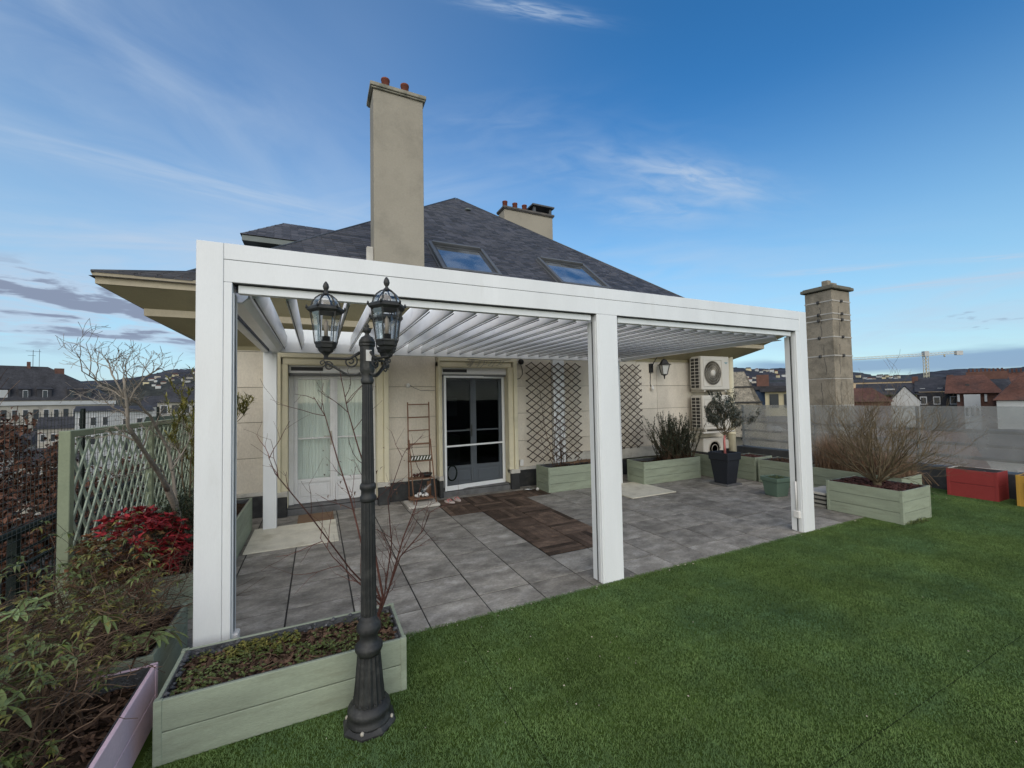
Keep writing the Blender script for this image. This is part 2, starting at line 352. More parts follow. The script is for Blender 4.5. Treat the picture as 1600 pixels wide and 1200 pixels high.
WHITEP = mat('white_plastic', (.72, .71, .69), .5)

# ------------------------------------------------------------ ground, terrace slab, patio, turf
g = MB(); g.add([(-9000,-9000,-13),(9000,-9000,-13),(9000,9000,-13),(-9000,9000,-13)], [(0,1,2,3)])
CITYG = mat('city_ground', (.06, .062, .058), .95, .1, var=.4, vscale=.02, fine=.3, fscale=.3, dirt=(.12, .11, .10), dscale=.01)
g.build('ground', CITYG, kind='structure')
qbox('terrace_slab', -2.05, 10.1, -4.2, 7.6, -.35, -.03, CONCD, bevel=0).__setitem__('kind', 'structure')
b_ = MB().box(-2.0, 10.0, -4.1, 7.5, -13, -.36).build('lower_building', WALLM)
tag(b_, 'rendered storeys of the block under the roof terrace', 'building')
# street below on the left
ROAD = mat('asphalt', (.055, .056, .060), .8, .3, var=.2, vscale=.3)
qbox('road', -60, -9.5, 16, 27, -12.99, -12.95, ROAD, bevel=0).__setitem__('kind', 'structure')
RM = mat('road_paint', (.6, .6, .6), .6)
mk = MB()
for k in range(9):
    mk.box(-20+k*1.05, -19.5+k*1.05, 17.2, 20.2, -12.946, -12.942)
mk.box(-60, -10, 26.2, 26.4, -12.946, -12.942); mk.box(-60, -10, 21.4, 21.55, -12.946, -12.942)
mk.build('road_markings', RM, kind='structure')

patio = qbox('patio', -2.0, 9.78, 3.12, 7.4, -.029, -.0055, BED, bevel=0); patio['kind'] = 'structure'
pv = None
gx = [1.27 + .5*k for k in range(-5, 18)]; gy = [3.13] + [3.46 + .5*k for k in range(0, 8)]
decks = set()
for j in range(4): decks |= {(round(2.27+.5*i, 2), round(3.96+.5*j, 2)) for i in range(2)}
for j in range(2): decks |= {(round(1.77+.5*i, 2), round(5.96+.5*j, 2)) for i in range(4)}
pav_full = None; pav_cut = None; RP = random.Random(3)
for i, x in enumerate(gx):
    if x > 9.4: continue
    for j, y in enumerate(gy):
        y1 = gy[j+1] if j+1 < len(gy) else y+.5
        if y > 7.2: continue
        if (round(x, 2), round(y, 2)) in decks: continue
        c = (x+.25, (y+y1)/2, -.014 + RP.uniform(-.0015, .0015))
        rot = (RP.uniform(-.002, .002), RP.uniform(-.002, .002), RP.choice((0, math.pi)) + RP.uniform(-.003, .003))
        full = y1-y > .45
        if full:
            if pav_full is None:
                pav_full = MB().box(-.2438, .2438, -.2425, .2425, -.014, .014).build('paver', PAVER, patio, .0022); o = pav_full; place(o, c, patio); o.rotation_euler = rot
            else: inst(pav_full, c, patio, rot)
        else:
            h = (y1-y)/2-.0045
            if pav_cut is None:
                pav_cut = MB().box(-.2455, .2455, -h, h, -.014, .014).build('paver', PAVER, patio, .0022); place(pav_cut, c, patio)
            else: inst(pav_cut, c, patio, (0, 0, rot[2]))
# brown deck tiles set into the paving: chequer of slat directions
slat_v = None
for n_, (x, y) in enumerate(sorted(decks)):
    if (x, y) == (3.27, 5.96): continue
    t = qbox('deck_tile', x+.006, x+.494, y+.006, y+.494, -.0050, -.0035, BED, patio, 0)
    along = (round((x-1.27)/.5) + round((y-3.96)/.5)) % 2
    for k in range(6):
        off = -.2045 + .0818*k
        if slat_v is None:
            slat_v = MB().box(-.0385, .0385, -.243, .243, -.006, .006).build('slat', DECKW, t, .002); o = slat_v
        else: o = inst(slat_v, (0, 0, 0), t)
        cx, cy = x+.25, y+.25
        place(o, (cx+off, cy, .0025) if along else (cx, cy+off, .0025), t)
        o.rotation_euler = (0, 0, 0 if along else math.pi/2)
inst(pav_full, (3.52, 6.21, -.014), patio)

# artificial turf: backing sheet + one 'stuff' object of blades laid patch by patch
tb = MB().box(-2.0, 9.78, -4.1, 3.118, -.029, .003)
tb.box(8.25, 9.78, 3.1185, 4.6, -.0135, .004)
tb.build('turf_backing', TURFB, kind='structure')
GRASS = mat('turf_blade', (.108, .180, .047), .75, .08, var=.24, vscale=1.6, fine=.20, fscale=9, tint=.14, c2=(.145, .210, .072), dirt=(.095, .170, .075), dscale=.7, dlo=.42, dhi=.66)
def turf():
    rr = random.Random(5); vs = []; fs = []; ti = []
    NB = 8000
    for k in range(NB):
        x, y = rr.uniform(-.26, .26), rr.uniform(-.26, .26)
        a = rr.uniform(0, 6.283); h = rr.uniform(.005, .0115); lean = rr.uniform(.5, 2.0)*h; w = rr.uniform(.0009, .0016)
        dx, dy = math.cos(a), math.sin(a); px, py = -dy*w, dx*w; b = len(vs)
        vs += [(x-px, y-py, 0), (x+px, y+py, 0), (x+dx*lean*.45-px*.9, y+dy*lean*.45-py*.9, h*.7), (x+dx*lean*.45+px*.9, y+dy*lean*.45+py*.9, h*.7), (x+dx*lean, y+dy*lean, h)]
        fs += [(b, b+1, b+3, b+2), (b+2, b+3, b+4)]; t = rr.random(); ti += [t, t]
    me = bpy.data.meshes.new('artificial_turf')
    pts = []
    for i in range(22):
        for j in range(9):
            x = -.75+.5*i+.25; y = 3.13-.5*j-.25
            if x > 9.75: continue
            pts.append((x, y, .003))
    for i in range(3):
        for j in range(3):
            pts.append((8.5+.5*i, 3.38+.5*j, .0045))
    base = len(vs)
    me.from_pydata(vs + pts, [], fs)
    a_ = me.attributes.new('tint', 'FLOAT', 'FACE'); a_.data.foreach_set('value', ti)
    p_ = me.attributes.new('is_pt', 'BOOLEAN', 'POINT'); p_.data.foreach_set('value', [i >= base for i in range(len(me.vertices))])
    me.materials.append(GRASS)
    o = bpy.data.objects.new('artificial_turf', me); col.objects.link(o); o['kind'] = 'stuff'
    ng = bpy.data.node_groups.new('lay_turf', 'GeometryNodeTree')
    ng.interface.new_socket('Geometry', in_out='INPUT', socket_type='NodeSocketGeometry'); ng.interface.new_socket('Geometry', in_out='OUTPUT', socket_type='NodeSocketGeometry')
    N = ng.nodes; L = ng.links; gi = N.new('NodeGroupInput'); go = N.new('NodeGroupOutput')
    na = N.new('GeometryNodeInputNamedAttribute'); na.data_type = 'BOOLEAN'; na.inputs[0].default_value = 'is_pt'
    sg = N.new('GeometryNodeSeparateGeometry'); sg.domain = 'POINT'; L.new(gi.outputs[0], sg.inputs[0])
    L.new([s for s in na.outputs if s.enabled][0], sg.inputs[1])
    ip = N.new('GeometryNodeInstanceOnPoints'); L.new(sg.outputs[0], ip.inputs['Points']); L.new(sg.outputs[1], ip.inputs['Instance'])
    L.new(ip.outputs[0], go.inputs[0])
    m = o.modifiers.new('lay_turf', 'NODES'); m.node_group = ng
turf()
SEAM = mat('turf_seam', (.018, .026, .010), .95, .05)
for (x0, x1, y0, y1) in ((.968, .9720, -.6, 2.95), (1.9, 9.7, 1.158, 1.1625)):
    m = MB(); n = 60; vs = []; fs = []; rs0 = random.Random(3)
    for i in range(n+1):
        t = i/n; w = rs0.uniform(-.002, .002)
        if y1-y0 > 1: y = y0+(y1-y0)*t; vs += [(x0+w, y, .0088), (x1+w*.5, y, .0088)]
        else: x = x0+(x1-x0)*t; vs += [(x, y0+w, .0086), (x, y1+w*.5, .0086)]
    for i in range(n): fs.append((2*i, 2*i+2, 2*i+3, 2*i+1))
    m.add(vs, fs, .5); m.build('turf_seam', SEAM, kind='structure')
# litter on the turf: tiny pale leaves and crumbs
lt = MB(); rl = random.Random(4)
for (cx, cy, n, s) in ((1.0, 2.2, 60, 1.6), (3.5, 1.2, 40, 3), (7, 1.5, 26, 3)):
    for k in range(n):
        x, y = rl.gauss(cx, s*.5), rl.gauss(cy, s*.4)
        if y > 3.05: continue
        r = rl.uniform(.002, .007); a = rl.uniform(0, 6.3)
        lt.add([(x+r*math.cos(a), y+r*math.sin(a), .026), (x-r*.5*math.sin(a), y+r*.5*math.cos(a), .030), (x-r*math.cos(a), y-r*math.sin(a), .026), (x+r*.5*math.sin(a), y-r*.5*math.cos(a), .024)], [(0,1,2,3)])
for k in range(70):
    x, y = rl.uniform(.6, 9), 3.10+rl.gauss(0, .03); r = rl.uniform(.006, .016); a = rl.uniform(0, 6.3)
    lt.add([(x+r*math.cos(a), y+r*math.sin(a), .018), (x-r*.4*math.sin(a), y+r*.4*math.cos(a), .021), (x-r*math.cos(a), y-r*math.sin(a), .016), (x+r*.4*math.sin(a), y-r*.4*math.cos(a), .017)], [(0,1,2,3)])
lt.build('leaf_litter', mat('litter', (.34, .30, .24), .8, tint=.5), kind='stuff')

# ------------------------------------------------------------ the house
house = thing('terrace_house', 'cream rendered penthouse with hipped slate roof and two french doors onto the terrace', 'house', (4.1, 7.3, 0))
D1 = (-.42, .90, 2.30); D2 = (1.985, 3.30, 2.30)     # door openings x0, x1, top
wall = MB()
xs = [(-1.39, D1[0]), (D1[1], D2[0]), (D2[1], 9.58)]
for a, b in xs: wall.box(a, b, 7.325, 7.6, -.3, 2.6)
for d in (D1, D2): wall.box(d[0], d[1], 7.325, 7.6, d[2], 2.6)
wall.box(-1.39, -1.1, 7.6, 18.9, -.3, 2.6); wall.box(9.30, 9.58, 7.6, 18.9, -.3, 2.6); wall.box(-1.1, 9.3, 18.6, 18.9, -.3, 2.6)
wallo = wall.build('wall', MORTAR, house)
RB = random.Random(8)
zj = [.372, .885, 1.42, 1.95, 2.49, 2.60]
cols = {'a': [-1.385, -.575], 'b': [1.085, 1.915], 'c': [3.475, 4.32, 4.60, 5.35, 6.55, 7.16, 8.45, 9.575]}
for key, cs in cols.items():
    for i in range(len(cs)-1):
        if abs(cs[i]-4.32) < .01: continue
        for k in range(5):
            g_ = .0035
            y = 7.300 + RB.uniform(-.0015, .0015)
            z0 = zj[k]
            if cs[i] > 4.5 and k == 0: z0 = .575
            qbox('wall_block', cs[i]+g_, cs[i+1]-g_, y, 7.3245, z0+g_, zj[k+1]-g_, WALLM, wallo, .002)
# side wall courses (seen past the corner only from the side)
for k in range(5):
    qbox('wall_block', -1.412, -1.3905, 7.33, 18.8, zj[k]+.0035, zj[k+1]-.0035, WALLM, wallo, .002)
    qbox('wall_block', 9.5805, 9.602, 7.33, 18.8, zj[k]+.0035, zj[k+1]-.0035, WALLM, wallo, .002)
for a, b in ((-1.40, -.575), (1.085, 1.915), (3.475, 4.30)): MB().box(a, b, 7.275, 7.3245, .318, .3745).build('ledge', LEDGE, house, .004)
qbox('ledge', 4.62, 9.45, 7.22, 7.3242, .352, .572, LEDGE, house, .008)
for a, b in ((-1.42, -.575), (1.085, 1.915), (3.475, 9.6)): MB().box(a, b, 7.262, 7.3244, -.005, .315).build('plinth', PLINTH, house, .004)
# door casings: stepped mouldings on dark feet
for (x0, x1, zt), (ox0, ox1) in ((D1, (-.565, 1.075)), (D2, (1.925, 3.465))):
    c = MB()
    for sx, xa, xb in ((1, ox0, x0), (-1, ox1, x1)):
        w = abs(xb-xa)
        c.box(min(xa, xa+sx*w*.45), max(xa, xa+sx*w*.45), 7.13, 7.3246, .34, 2.47)
        c.box(min(xa+sx*w*.46, xb), max(xa+sx*w*.46, xb), 7.165, 7.3246, .34, zt)
    c.box(ox0+.002, ox1-.002, 7.132, 7.3246, zt+.10, 2.469); c.box(x0-.06, x1+.06, 7.167, 7.3246, zt+.001, zt+.099)
    # reveals and hood
    c.box(x0-.001, x0+.012, 7.166, 7.62, .12, zt); c.box(x1-.012, x1+.001, 7.166, 7.62, .12, zt); c.box(x0+.013, x1-.013, 7.17, 7.62, zt-.012, zt+.0005)
    c.build('door_casing', CASING, house, .005)
    for xa, xb in ((ox0, x0), (x1, ox1)):
        MB().box(xa-.012, xb+.012, 7.09, 7.2615, .30, .372).build('casing_foot', LEDGE, house, .006)
        MB().box(xa-.004, xb+.004, 7.10, 7.2615, -.003, .298).build('casing_base', PLINTH, house, .008)
    t = MB().box(x0, x1, 7.15, 7.62, -.012, .085); t.box(x0+.003, x1-.003, 7.19, 7.62, .0855, .118)
    t.build('threshold', STONEG, house, .012)
# interiors
inn = MB()
for x0, x1, zt in (D1, D2):
    inn.box(x0-.5, x1+.5, 10.2, 10.25, .1, 2.6); inn.box(x0-.5, x0-.45, 7.62, 10.2, .1, 2.6); inn.box(x1+.45, x1+.5, 7.62, 10.2, .1, 2.6)
    inn.box(x0-.5, x1+.5, 7.62, 10.2, 2.56, 2.6); inn.box(x0-.5, x1+.5, 7.62, 10.2, .05, .1)
inn.build('interior', DARKIN, house)
it = MB(); it.box(2.45, 3.1, 9.6, 10.1, .1, .85); it.box(2.75, 3.2, 10.1, 10.19, 1.3, 1.75)
it.build('furniture', mat('interior_furniture', (.09, .095, .10), .6), house)

def leaf_door(dr, x0, x1, y, side):
    """one glazed leaf: stiles, rails, pane, lower panel"""
    f = MB(); s = .052
    f.box(x0, x0+s, y, y+.05, .125, 2.13); f.box(x1-s, x1, y, y+.05, .125, 2.13)
    f.box(x0+s, x1-s, y+.0005, y+.05, 2.075, 2.13); f.box(x0+s, x1-s, y+.0005, y+.05, .44, .50); f.box(x0+s, x1-s, y+.0005, y+.05, .125, .19)
    f.box(x0+s, x1-s, y+.012, y+.045, 1.125, 1.15)
    o = f.build('door_leaf', WFRAME, dr, .004)
    p = MB().box(x0+s, x1-s, y+.018, y+.04, .19, .44); p.box(x0+s+.035, x1-s-.035, y+.008, y+.0175, .225, .405)
    o2 = p.build('lower_panel', WFRAME, dr, .006)
    MB().box(x0+s+.001, x1-s-.001, y+.024, y+.028, .50, 1.1249).build('glass_pane', GL, dr)
    MB().box(x0+s+.001, x1-s-.001, y+.024, y+.028, 1.1505, 2.0749).build('glass_pane', GL, dr)
for idx, (x0, x1, zt) in enumerate((D1, D2)):
    dr = MB().box(x0+.013, x0+.085, 7.335, 7.42, .119, 2.13).box(x1-.085, x1-.013, 7.335, 7.42, .119, 2.13).box(x0+.085, x1-.085, 7.336, 7.42, 2.131, 2.16).build('french_door', WFRAME, house, .004, label='french door with net curtains behind both panes' if idx == 0 else 'french door with dark panes behind a white screen frame')
    xm = (x0+x1)/2
    leaf_door(dr, x0+.087, xm-.004, 7.345, 0); leaf_door(dr, xm+.004, x1-.087, 7.345, 1)
    MB().box(xm-.022, xm+.022, 7.333, 7.3445, .13, 2.125).build('cover_strip', WFRAME, dr, .004)
    h = MB().box(xm-.055, xm-.030, 7.332, 7.3445, 1.02, 1.24); h.tube([(xm-.042, 7.335, 1.16), (xm-.042, 7.295, 1.16), (xm-.15, 7.295, 1.165)], .008)
    h.build('handle', ACG, dr)
    bx = MB().prism([(7.335, 2.165), (7.335, 2.292), (7.24, 2.292), (7.232, 2.18), (7.245, 2.165)], 0, x0+.016, x1-.016)
    ro = bx.build('roller_box', WFRAME, dr, .004)
    MB().box(x0+.05, x0+.50, 7.2285, 7.24, 2.205, 2.262).build('vent_slot', DARKGAP, dr)
    sl = MB().box(x0+.03, x1-.03, 7.25, 7.33, 2.131, 2.1645); sl.build('shutter_slat', GREYP, dr)
    if idx == 0:
        cu = MB(); n = 60
        for (a, b) in ((x0+.09, xm-.02), (xm+.02, x1-.09)):
            vs = []; fs = []
            for i in range(n+1):
                x = a+(b-a)*i/n; yy = 7.47+.012*math.sin(i*1.9)+.008*math.sin(i*.73+1)
                vs += [(x, yy, .2), (x, yy+.006*math.sin(i*.4), 2.12)]
            for i in range(n): fs.append((2*i, 2*i+2, 2*i+3, 2*i+1))
            cu.add(vs, fs, .5, True)
        cu.build('net_curtain', CURT, dr)
    else:
        # fly-screen frame standing proud of the leaves, cat flap at its foot
        M = Matrix.Translation((2.03, 7.145, 0)) @ Matrix.Rotation(rad(7.5), 4, 'Z'); W = 1.235
        f = MB().box(0, .038, 0, .03, .10, 2.14, M=M).box(W-.045, W, 0, .03, .10, 2.14, M=M).box(.038, W-.045, .0005, .03, .10, .185, M=M).box(.038, W-.045, .0005, .03, 2.10, 2.14, M=M).box(.038, W-.045, .001, .025, .865, .895, M=M)
        sfm = f.build('screen_frame', WHITE, dr, .003)
        MB().box(.038, W-.045, .012, .0135, .186, .864, M=M).build('fly_mesh', MESH, dr); MB().box(.038, W-.045, .012, .0135, .896, 2.099, M=M).build('fly_mesh', MESH, dr)
        c = MB(); c.tube([M @ Vector((.15+.095*math.sin(a)*(1 if abs(math.sin(a)) < .8 else .95), .04, .40+.13*math.cos(a))) for a in [2*math.pi*i/20 for i in range(21)]], .014, 5)
        c.build('cat_flap', L_DARK, dr)
# eaves: sloping coffered soffit swept round three sides
def sweep(prof, mat_, name, parent):
    m = MB()
    for (d0, z0), (d1, z1) in zip(prof, prof[1:]):
        def P(d, z, k): return [(-1.39-d, 18.9+d, z), (-1.39-d, 7.3-d, z), (9.58+d, 7.3-d, z), (9.58+d, 18.9+d, z)][k]
        for k in range(3): m.add([P(d0, z0, k), P(d0, z0, k+1), P(d1, z1, k+1), P(d1, z1, k)], [(0, 1, 2, 3)])
    return m.build(name, mat_, parent)
eaves = sweep([(0, 2.50), (.012, 2.56), (.03, 2.575), (.6, 2.847)], SOFFIT, 'soffit', house)
sweep([(.6, 2.847), (.603, 2.937)], FASCIA, 'cornice_band', house)
sweep([(.603, 2.937), (.935, 3.135)], SOFFIT, 'soffit', house)
sweep([(.935, 3.135), (.945, 3.135), (.945, 3.215), (.960, 3.218), (.975, 3.262), (.80, 3.275)], FASCIA, 'fascia', house)

# roof: four slated planes rising to a point, flared at the eave
CX, CY = 4.095, 12.77; HW = 6.45; Z0, PIT = 2.93, .83
def roofz(e): return max(Z0+PIT*e, 3.262+.38*e)      # e = distance in from the eave line
roof = MB()
ee = [0, .35, .72, HW]
for k in range(4):
    M = Matrix.Translation((CX, CY, 0)) @ Matrix.Rotation(k*math.pi/2, 4, 'Z')
    for a, b in zip(ee, ee[1:]):
        wa, wb = HW-a+.02, HW-b+.02
        roof.add([M @ Vector(p) for p in ((-wa, -wa, roofz(a)-.05), (wa, -wa, roofz(a)-.05), (wb, -wb, roofz(b)-.05), (-wb, -wb, roofz(b)-.05))], [(0, 1, 2, 3)])
roofo = roof.build('roof', SLATEB, house)
def slates(M, HWx, e0, e1, zf, name, parent, rr, sw=.19, ex=.105, apex=True):
    m = MB(); n = int((e1-e0)/ex); vs = []; fs = []; ti = []
    ca = None
    e = e0
    row = 0
    while e < e1:
        dz = zf(e+.05)-zf(e); run = .05; ln = math.hypot(run, dz); ey = ex*run/ln       # plan advance per course
        w = HWx-e if apex else HWx
        x = -w + (sw/2 if row % 2 else 0) - sw
        while x < w:
            xa, xb = max(x+.002, -w), min(x+sw-.002, w)
            if xb-xa > .02:
                j = rr.uniform(-.006, .006); t = rr.uniform(.014, .022)
                za, zb = zf(e)+t, zf(e+ey*1.25)+.001
                yb = e+ey*1.25
                b = len(vs)
                w2 = HWx-yb-.004; xa2, xb2 = min(max(xa, -w2), w2), max(min(xb, w2), -w2)
                for p in ((xa, e+j, za), (xb, e+j, za+rr.uniform(-.002, .002)), (xb2, yb, zb), (xa2, yb, zb), (xa, e+j+.004, za-.024), (xb, e+j+.004, za-.024)):
                    vs.append(M @ Vector((p[0], p[1]-HWx if apex else p[1], p[2])))
                fs += [(b, b+1, b+2, b+3), (b+4, b+5, b+1, b)]; tt = rr.random(); ti += [tt, tt]
            x += sw
        e += ey; row += 1
    m.v = [tuple(v) for v in vs]; m.f = fs; m.t = ti; m.sm = [False]*len(fs)
    return m.build(name, SLATE, parent, kind='stuff')
rs = random.Random(21)
for k in range(4):
    M = Matrix.Translation((CX, CY, 0)) @ Matrix.Rotation(k*math.pi/2, 4, 'Z')
    slates(M, HW, 0, HW-.1, roofz, 'slates', roofo, rs)
hp = MB()
for sx, sy in ((1, -1), (-1, -1), (1, 1), (-1, 1)):
    hp.tube([(CX+sx*(HW-a), CY+sy*(HW-a), roofz(a)+.006) for a in (.0, .35, .72, 2, 4, HW-.02)], .020, 5)
hp.build('hip_capping', ZINC, roofo)
MB().lathe([(.09, 0), (.10, .03), (.07, .05), (.02, .07)], (4.146, 11.75, roofz(11.75-CY+HW)+.01), 12).build('roof_vent', ZINCG, roofo)
# moss and debris along the eave edge
ms = MB(); 
for k in range(90):
    x = R.uniform(-2.3, -.2); ms.lathe([(.0, 0), (R.uniform(.01, .03), .004), (.0, R.uniform(.01, .028))], (x, 6.34+R.uniform(0, .06), 3.272), 5, cap=False)
ms.build('moss', L_DRYD, roofo, kind='stuff')

# skylights set in the front slope
ang = math.atan(PIT)
for (x0, x1, yt) in ((2.225, 3.51, 9.0), (4.955, 6.35, 8.99)):
    e = yt-CY+HW; zc = Z0+PIT*e
    M = Matrix.Translation(((x0+x1)/2, yt, zc)) @ Matrix.Rotation(ang, 4, 'X')     # local -y runs down the slope
    w = (x1-x0)/2; Lh = 1.46
    f = MB().box(-w, -w+.075, -Lh, 0, -.02, .10, M=M).box(w-.075, w, -Lh, 0, -.02, .10, M=M).box(-w+.075, w-.075, -.075, 0, -.02, .13, M=M).box(-w+.075, w-.075, -Lh, -Lh+.075, -.02, .095, M=M)
    f.box(-w-.03, -w-.002, -Lh-.03, .03, -.01, .035, M=M).box(w+.002, w+.03, -Lh-.03, .03, -.01, .035, M=M)
    sk = f.build('skylight', GREYP, house, .006)
    M2 = M @ Matrix.Translation((0, -.09, .02)) @ Matrix.Rotation(rad(0), 4, 'X')
    MB().box(-w+.078, -w+.135, -Lh+.17, 0, 0, .045, M=M2).box(w-.135, w-.078, -Lh+.17, 0, 0, .045, M=M2).box(-w+.135, w-.135, -.06, 0, .001, .045, M=M2).box(-w+.135, w-.135, -Lh+.17, -Lh+.22, .001, .045, M=M2).build('sash', ZINC, sk, .004)
    MB().box(-w+.135, w-.135, -Lh+.22, -.06, .015, .022, M=M2).build('glass_pane', GLR, sk)
    MB().box(-w+.078, w-.078, -Lh+.078, -.078, -.018, -.012, M=M).build('blind', DARKIN, sk)

# chimneys
def chimney(x0, x1, y0, y1, zb, zt, pots, cap=.055, capm=None, pr=.058, ph=.19):
    c = MB().box(x0, x1, y0, y1, zb, zt).build('chimney', CHIM, house, .008)
    k = MB().box(x0-cap, x1+cap, y0-cap, y1+cap, zt+.001, zt+.07); k.box(x0-cap+.02, x1+cap-.02, y0-cap+.02, y1+cap-.02, zt-.03, zt)
    k.build('cap', capm or CHIMCAP, c, .008)
    for (px, py) in pots:
        MB().lathe([(pr*.82, 0), (pr*.84, .02), (pr, .04), (pr, ph-.03), (pr*1.1, ph-.025), (pr*1.1, ph), (pr*.85, ph), (pr*.8, ph-.05)], (px, py, zt+.071), 16).build('chimney_pot', POT, c)
    return c
c1 = chimney(.905, 1.79, 7.5, 8.02, 3.2, 7.30, [(1.14, 7.66), (1.49, 7.66)], capm=CHIMCAP, pr=.072, ph=.24)
MB().box(.78, .90, 7.52, 7.62, 4.15, 4.42).build('wall_bracket', LEDGE, c1, .015)
c2 = chimney(5.71, 7.59, 12.5, 13.0, 4.9, 8.14, [(5.85, 12.75), (6.23, 12.75), (6.60, 12.75)], capm=CHIMCAP2, pr=.085, ph=.28)
fl = MB()
for x in (6.86, 7.50):
    for y in (12.55, 12.86): fl.box(x, x+.09, y, y+.09, 8.212, 8.44)
fl.box(6.78, 7.66, 12.46, 13.04, 8.441, 8.50); fl.build('flue_hood', ZINC, c2, .006)
# dormer on the left slope
dm = MB(); ex, ey, ez = -1.5, 10.39, 5.36; rx = -.75; rz = 6.02; yb = 12.0; X2 = 1.55
dm.add([(ex, ey, ez), (X2, ey, ez), (X2, 11.2, rz), (rx, 11.2, rz), (ex, yb, ez), (X2, yb, ez)], [(0, 1, 2, 3), (0, 3, 4), (3, 2, 5, 4)])
dmo = dm.build('dormer', SLATEB, house)
def dz(e): return ez + (rz-ez)*e/.81
M = Matrix.Translation((.9, ey, 0)); mb = MB()
rr = random.Random(2); vs = []; row = 0; e = 0
while e < .80:
    xl = ex + (rx-ex)*e/.81
    x = xl + (.1 if row % 2 else 0) - .2
    while x < X2+.3:
        xa, xb = max(x+.003, xl), x+.162
        if xb > xa+.02:
            t = rr.uniform(.008, .012); mb.add([(xa, ey+e, dz(e)+t), (xb, ey+e, dz(e)+t), (xb, ey+e+.11, dz(e+.11)), (max(xa, ex+(rx-ex)*(e+.11)/.81), ey+e+.11, dz(e+.11)), (xa, ey+e, dz(e)), (xb, ey+e, dz(e))], [(0, 1, 2, 3), (4, 5, 1, 0)])
        x += .165
    e += .082; row += 1
mb.v = mb.v; o = mb.build('slates', SLATE, dmo, kind='stuff')
MB().box(ex+.03, X2-.6, ey+.02, ey+.05, ez-.13, ez-.012).box(ex+.03, ex+.06, ey+.05, yb, ez-.13, ez-.012).box(ex+.06, X2-.6, ey+.05, yb, ez-.135, ez-.12).build('eave_board', ZINCG, dmo, .004)
MB().box(-1.2, .9, 10.72, 11.8, 3.7, ez-.136).build('cheek', SLATEB, dmo)
MB().box(-.62, -.30, 10.705, 10.72, 4.75, 5.18).box(-.02, .40, 10.705, 10.72, 4.75, 5.18).build('window_panel', ZINCG, dmo)
vt = MB().box(-2.06, -1.80, 8.42, 8.7, 3.0, 3.74).build('vent_turret', ZINCG, house, .004)
MB().lathe([(.20, 0), (.21, .02), (.02, .10)], (-1.93, 8.56, 3.741), 4, rot=math.pi/4, smooth=False).build('turret_cap', ZINC, vt)
# downpipe at the right corner, white downpipe casing behind the lattice
MB().tube([(9.51, 7.18, 0), (9.51, 7.18, 2.72)], .085, 14).tube([(9.51, 7.18, 1.6), (9.51, 7.18, 1.66)], .093, 14).tube([(9.51, 7.18, .7), (9.51, 7.18, .76)], .093, 14).build('downpipe', CASING, house)
qbox('white_pilaster', 4.325, 4.595, 7.235, 7.3242, -.01, 2.6, WHITE, house, .006)

# ------------------------------------------------------------ pergola
pg = thing('pergola', 'large white aluminium pergola with open louvred roof standing over the patio', 'pergola', (2.46, 4.9, 0))
def pbox(n, *a, m=WHITE, bv=.004, **k): return qbox(n, *a, m, pg, bv, **k)
FY0, FY1, BY0, BY1 = 3.13, 3.25, 6.50, 6.62
p = MB().box(-.682, -.539, FY0, FY1, 0, 2.734).box(-.5375, -.492, FY0, FY1, 0, 2.4835); p.build('post', WHITE, pg, .003)
p = MB().box(5.46, 5.603, FY0, FY1, 0, 2.734).box(5.379, 5.4585, FY0, FY1, 0, 2.4835); p.build('post', WHITE, pg, .003)
p = MB().box(2.375, 2.594, FY0, FY1, 0, 2.4835).box(2.355, 2.3745, FY0, FY1-.03, 0, 2.4835); p.build('post', WHITE, pg, .003)
pbox('post', -.665, -.505, BY0, BY1, 0, 2.483); pbox('post', 5.27, 5.42, BY0, BY1, 0, 2.483)
for x in (-.49, 2.348, 2.5955, 5.372):
    MB().box(x, x+.006, FY0+.02, FY1+.02, .01, 2.42).box(x-.0, x+.006, FY0+.055, FY0+.058, .01, 2.42).build('guide_rail', ACG if 0 else WHITE, pg)
for x in (-.484, 5.369): MB().box(x, x+.0025, FY0+.062, FY0+.075, .01, 2.42).build('seal', DARKGAP, pg)
for x in (2.3465,): MB().box(x, x+.0015, FY0+.062, FY0+.075, .01, 2.42).build('seal', DARKGAP, pg)
# front beam in two courses with a shadow joint
pbox('front_beam', -.5375, 5.4585, FY0, FY1, 2.6305, 2.734, bv=.002); pbox('front_beam', -.5375, 5.4585, FY0+.0005, FY1, 2.485, 2.6275, bv=.002)
pbox('joint', -.5395, 5.4605, FY0+.004, FY1-.004, 2.48, 2.73, m=DARKGAP, bv=0)
for a, b in ((-.465, 2.316), (2.63, 5.335)):
    pbox('valance', a, b, FY0+.035, FY0+.085, 2.424, 2.477, bv=.002)
    pbox('recess', a-.02, b+.02, FY0+.088, FY1-.002, 2.446, 2.4845, m=DARKGAP, bv=0)
# side, middle and back beams
for x0, x1 in ((-.682, -.56), (5.481, 5.603)):
    pbox('side_beam', x0, x1, FY1+.001, BY1, 2.485, 2.734)
pbox('back_beam', -.559, 5.48, BY0, BY1, 2.485, 2.734)
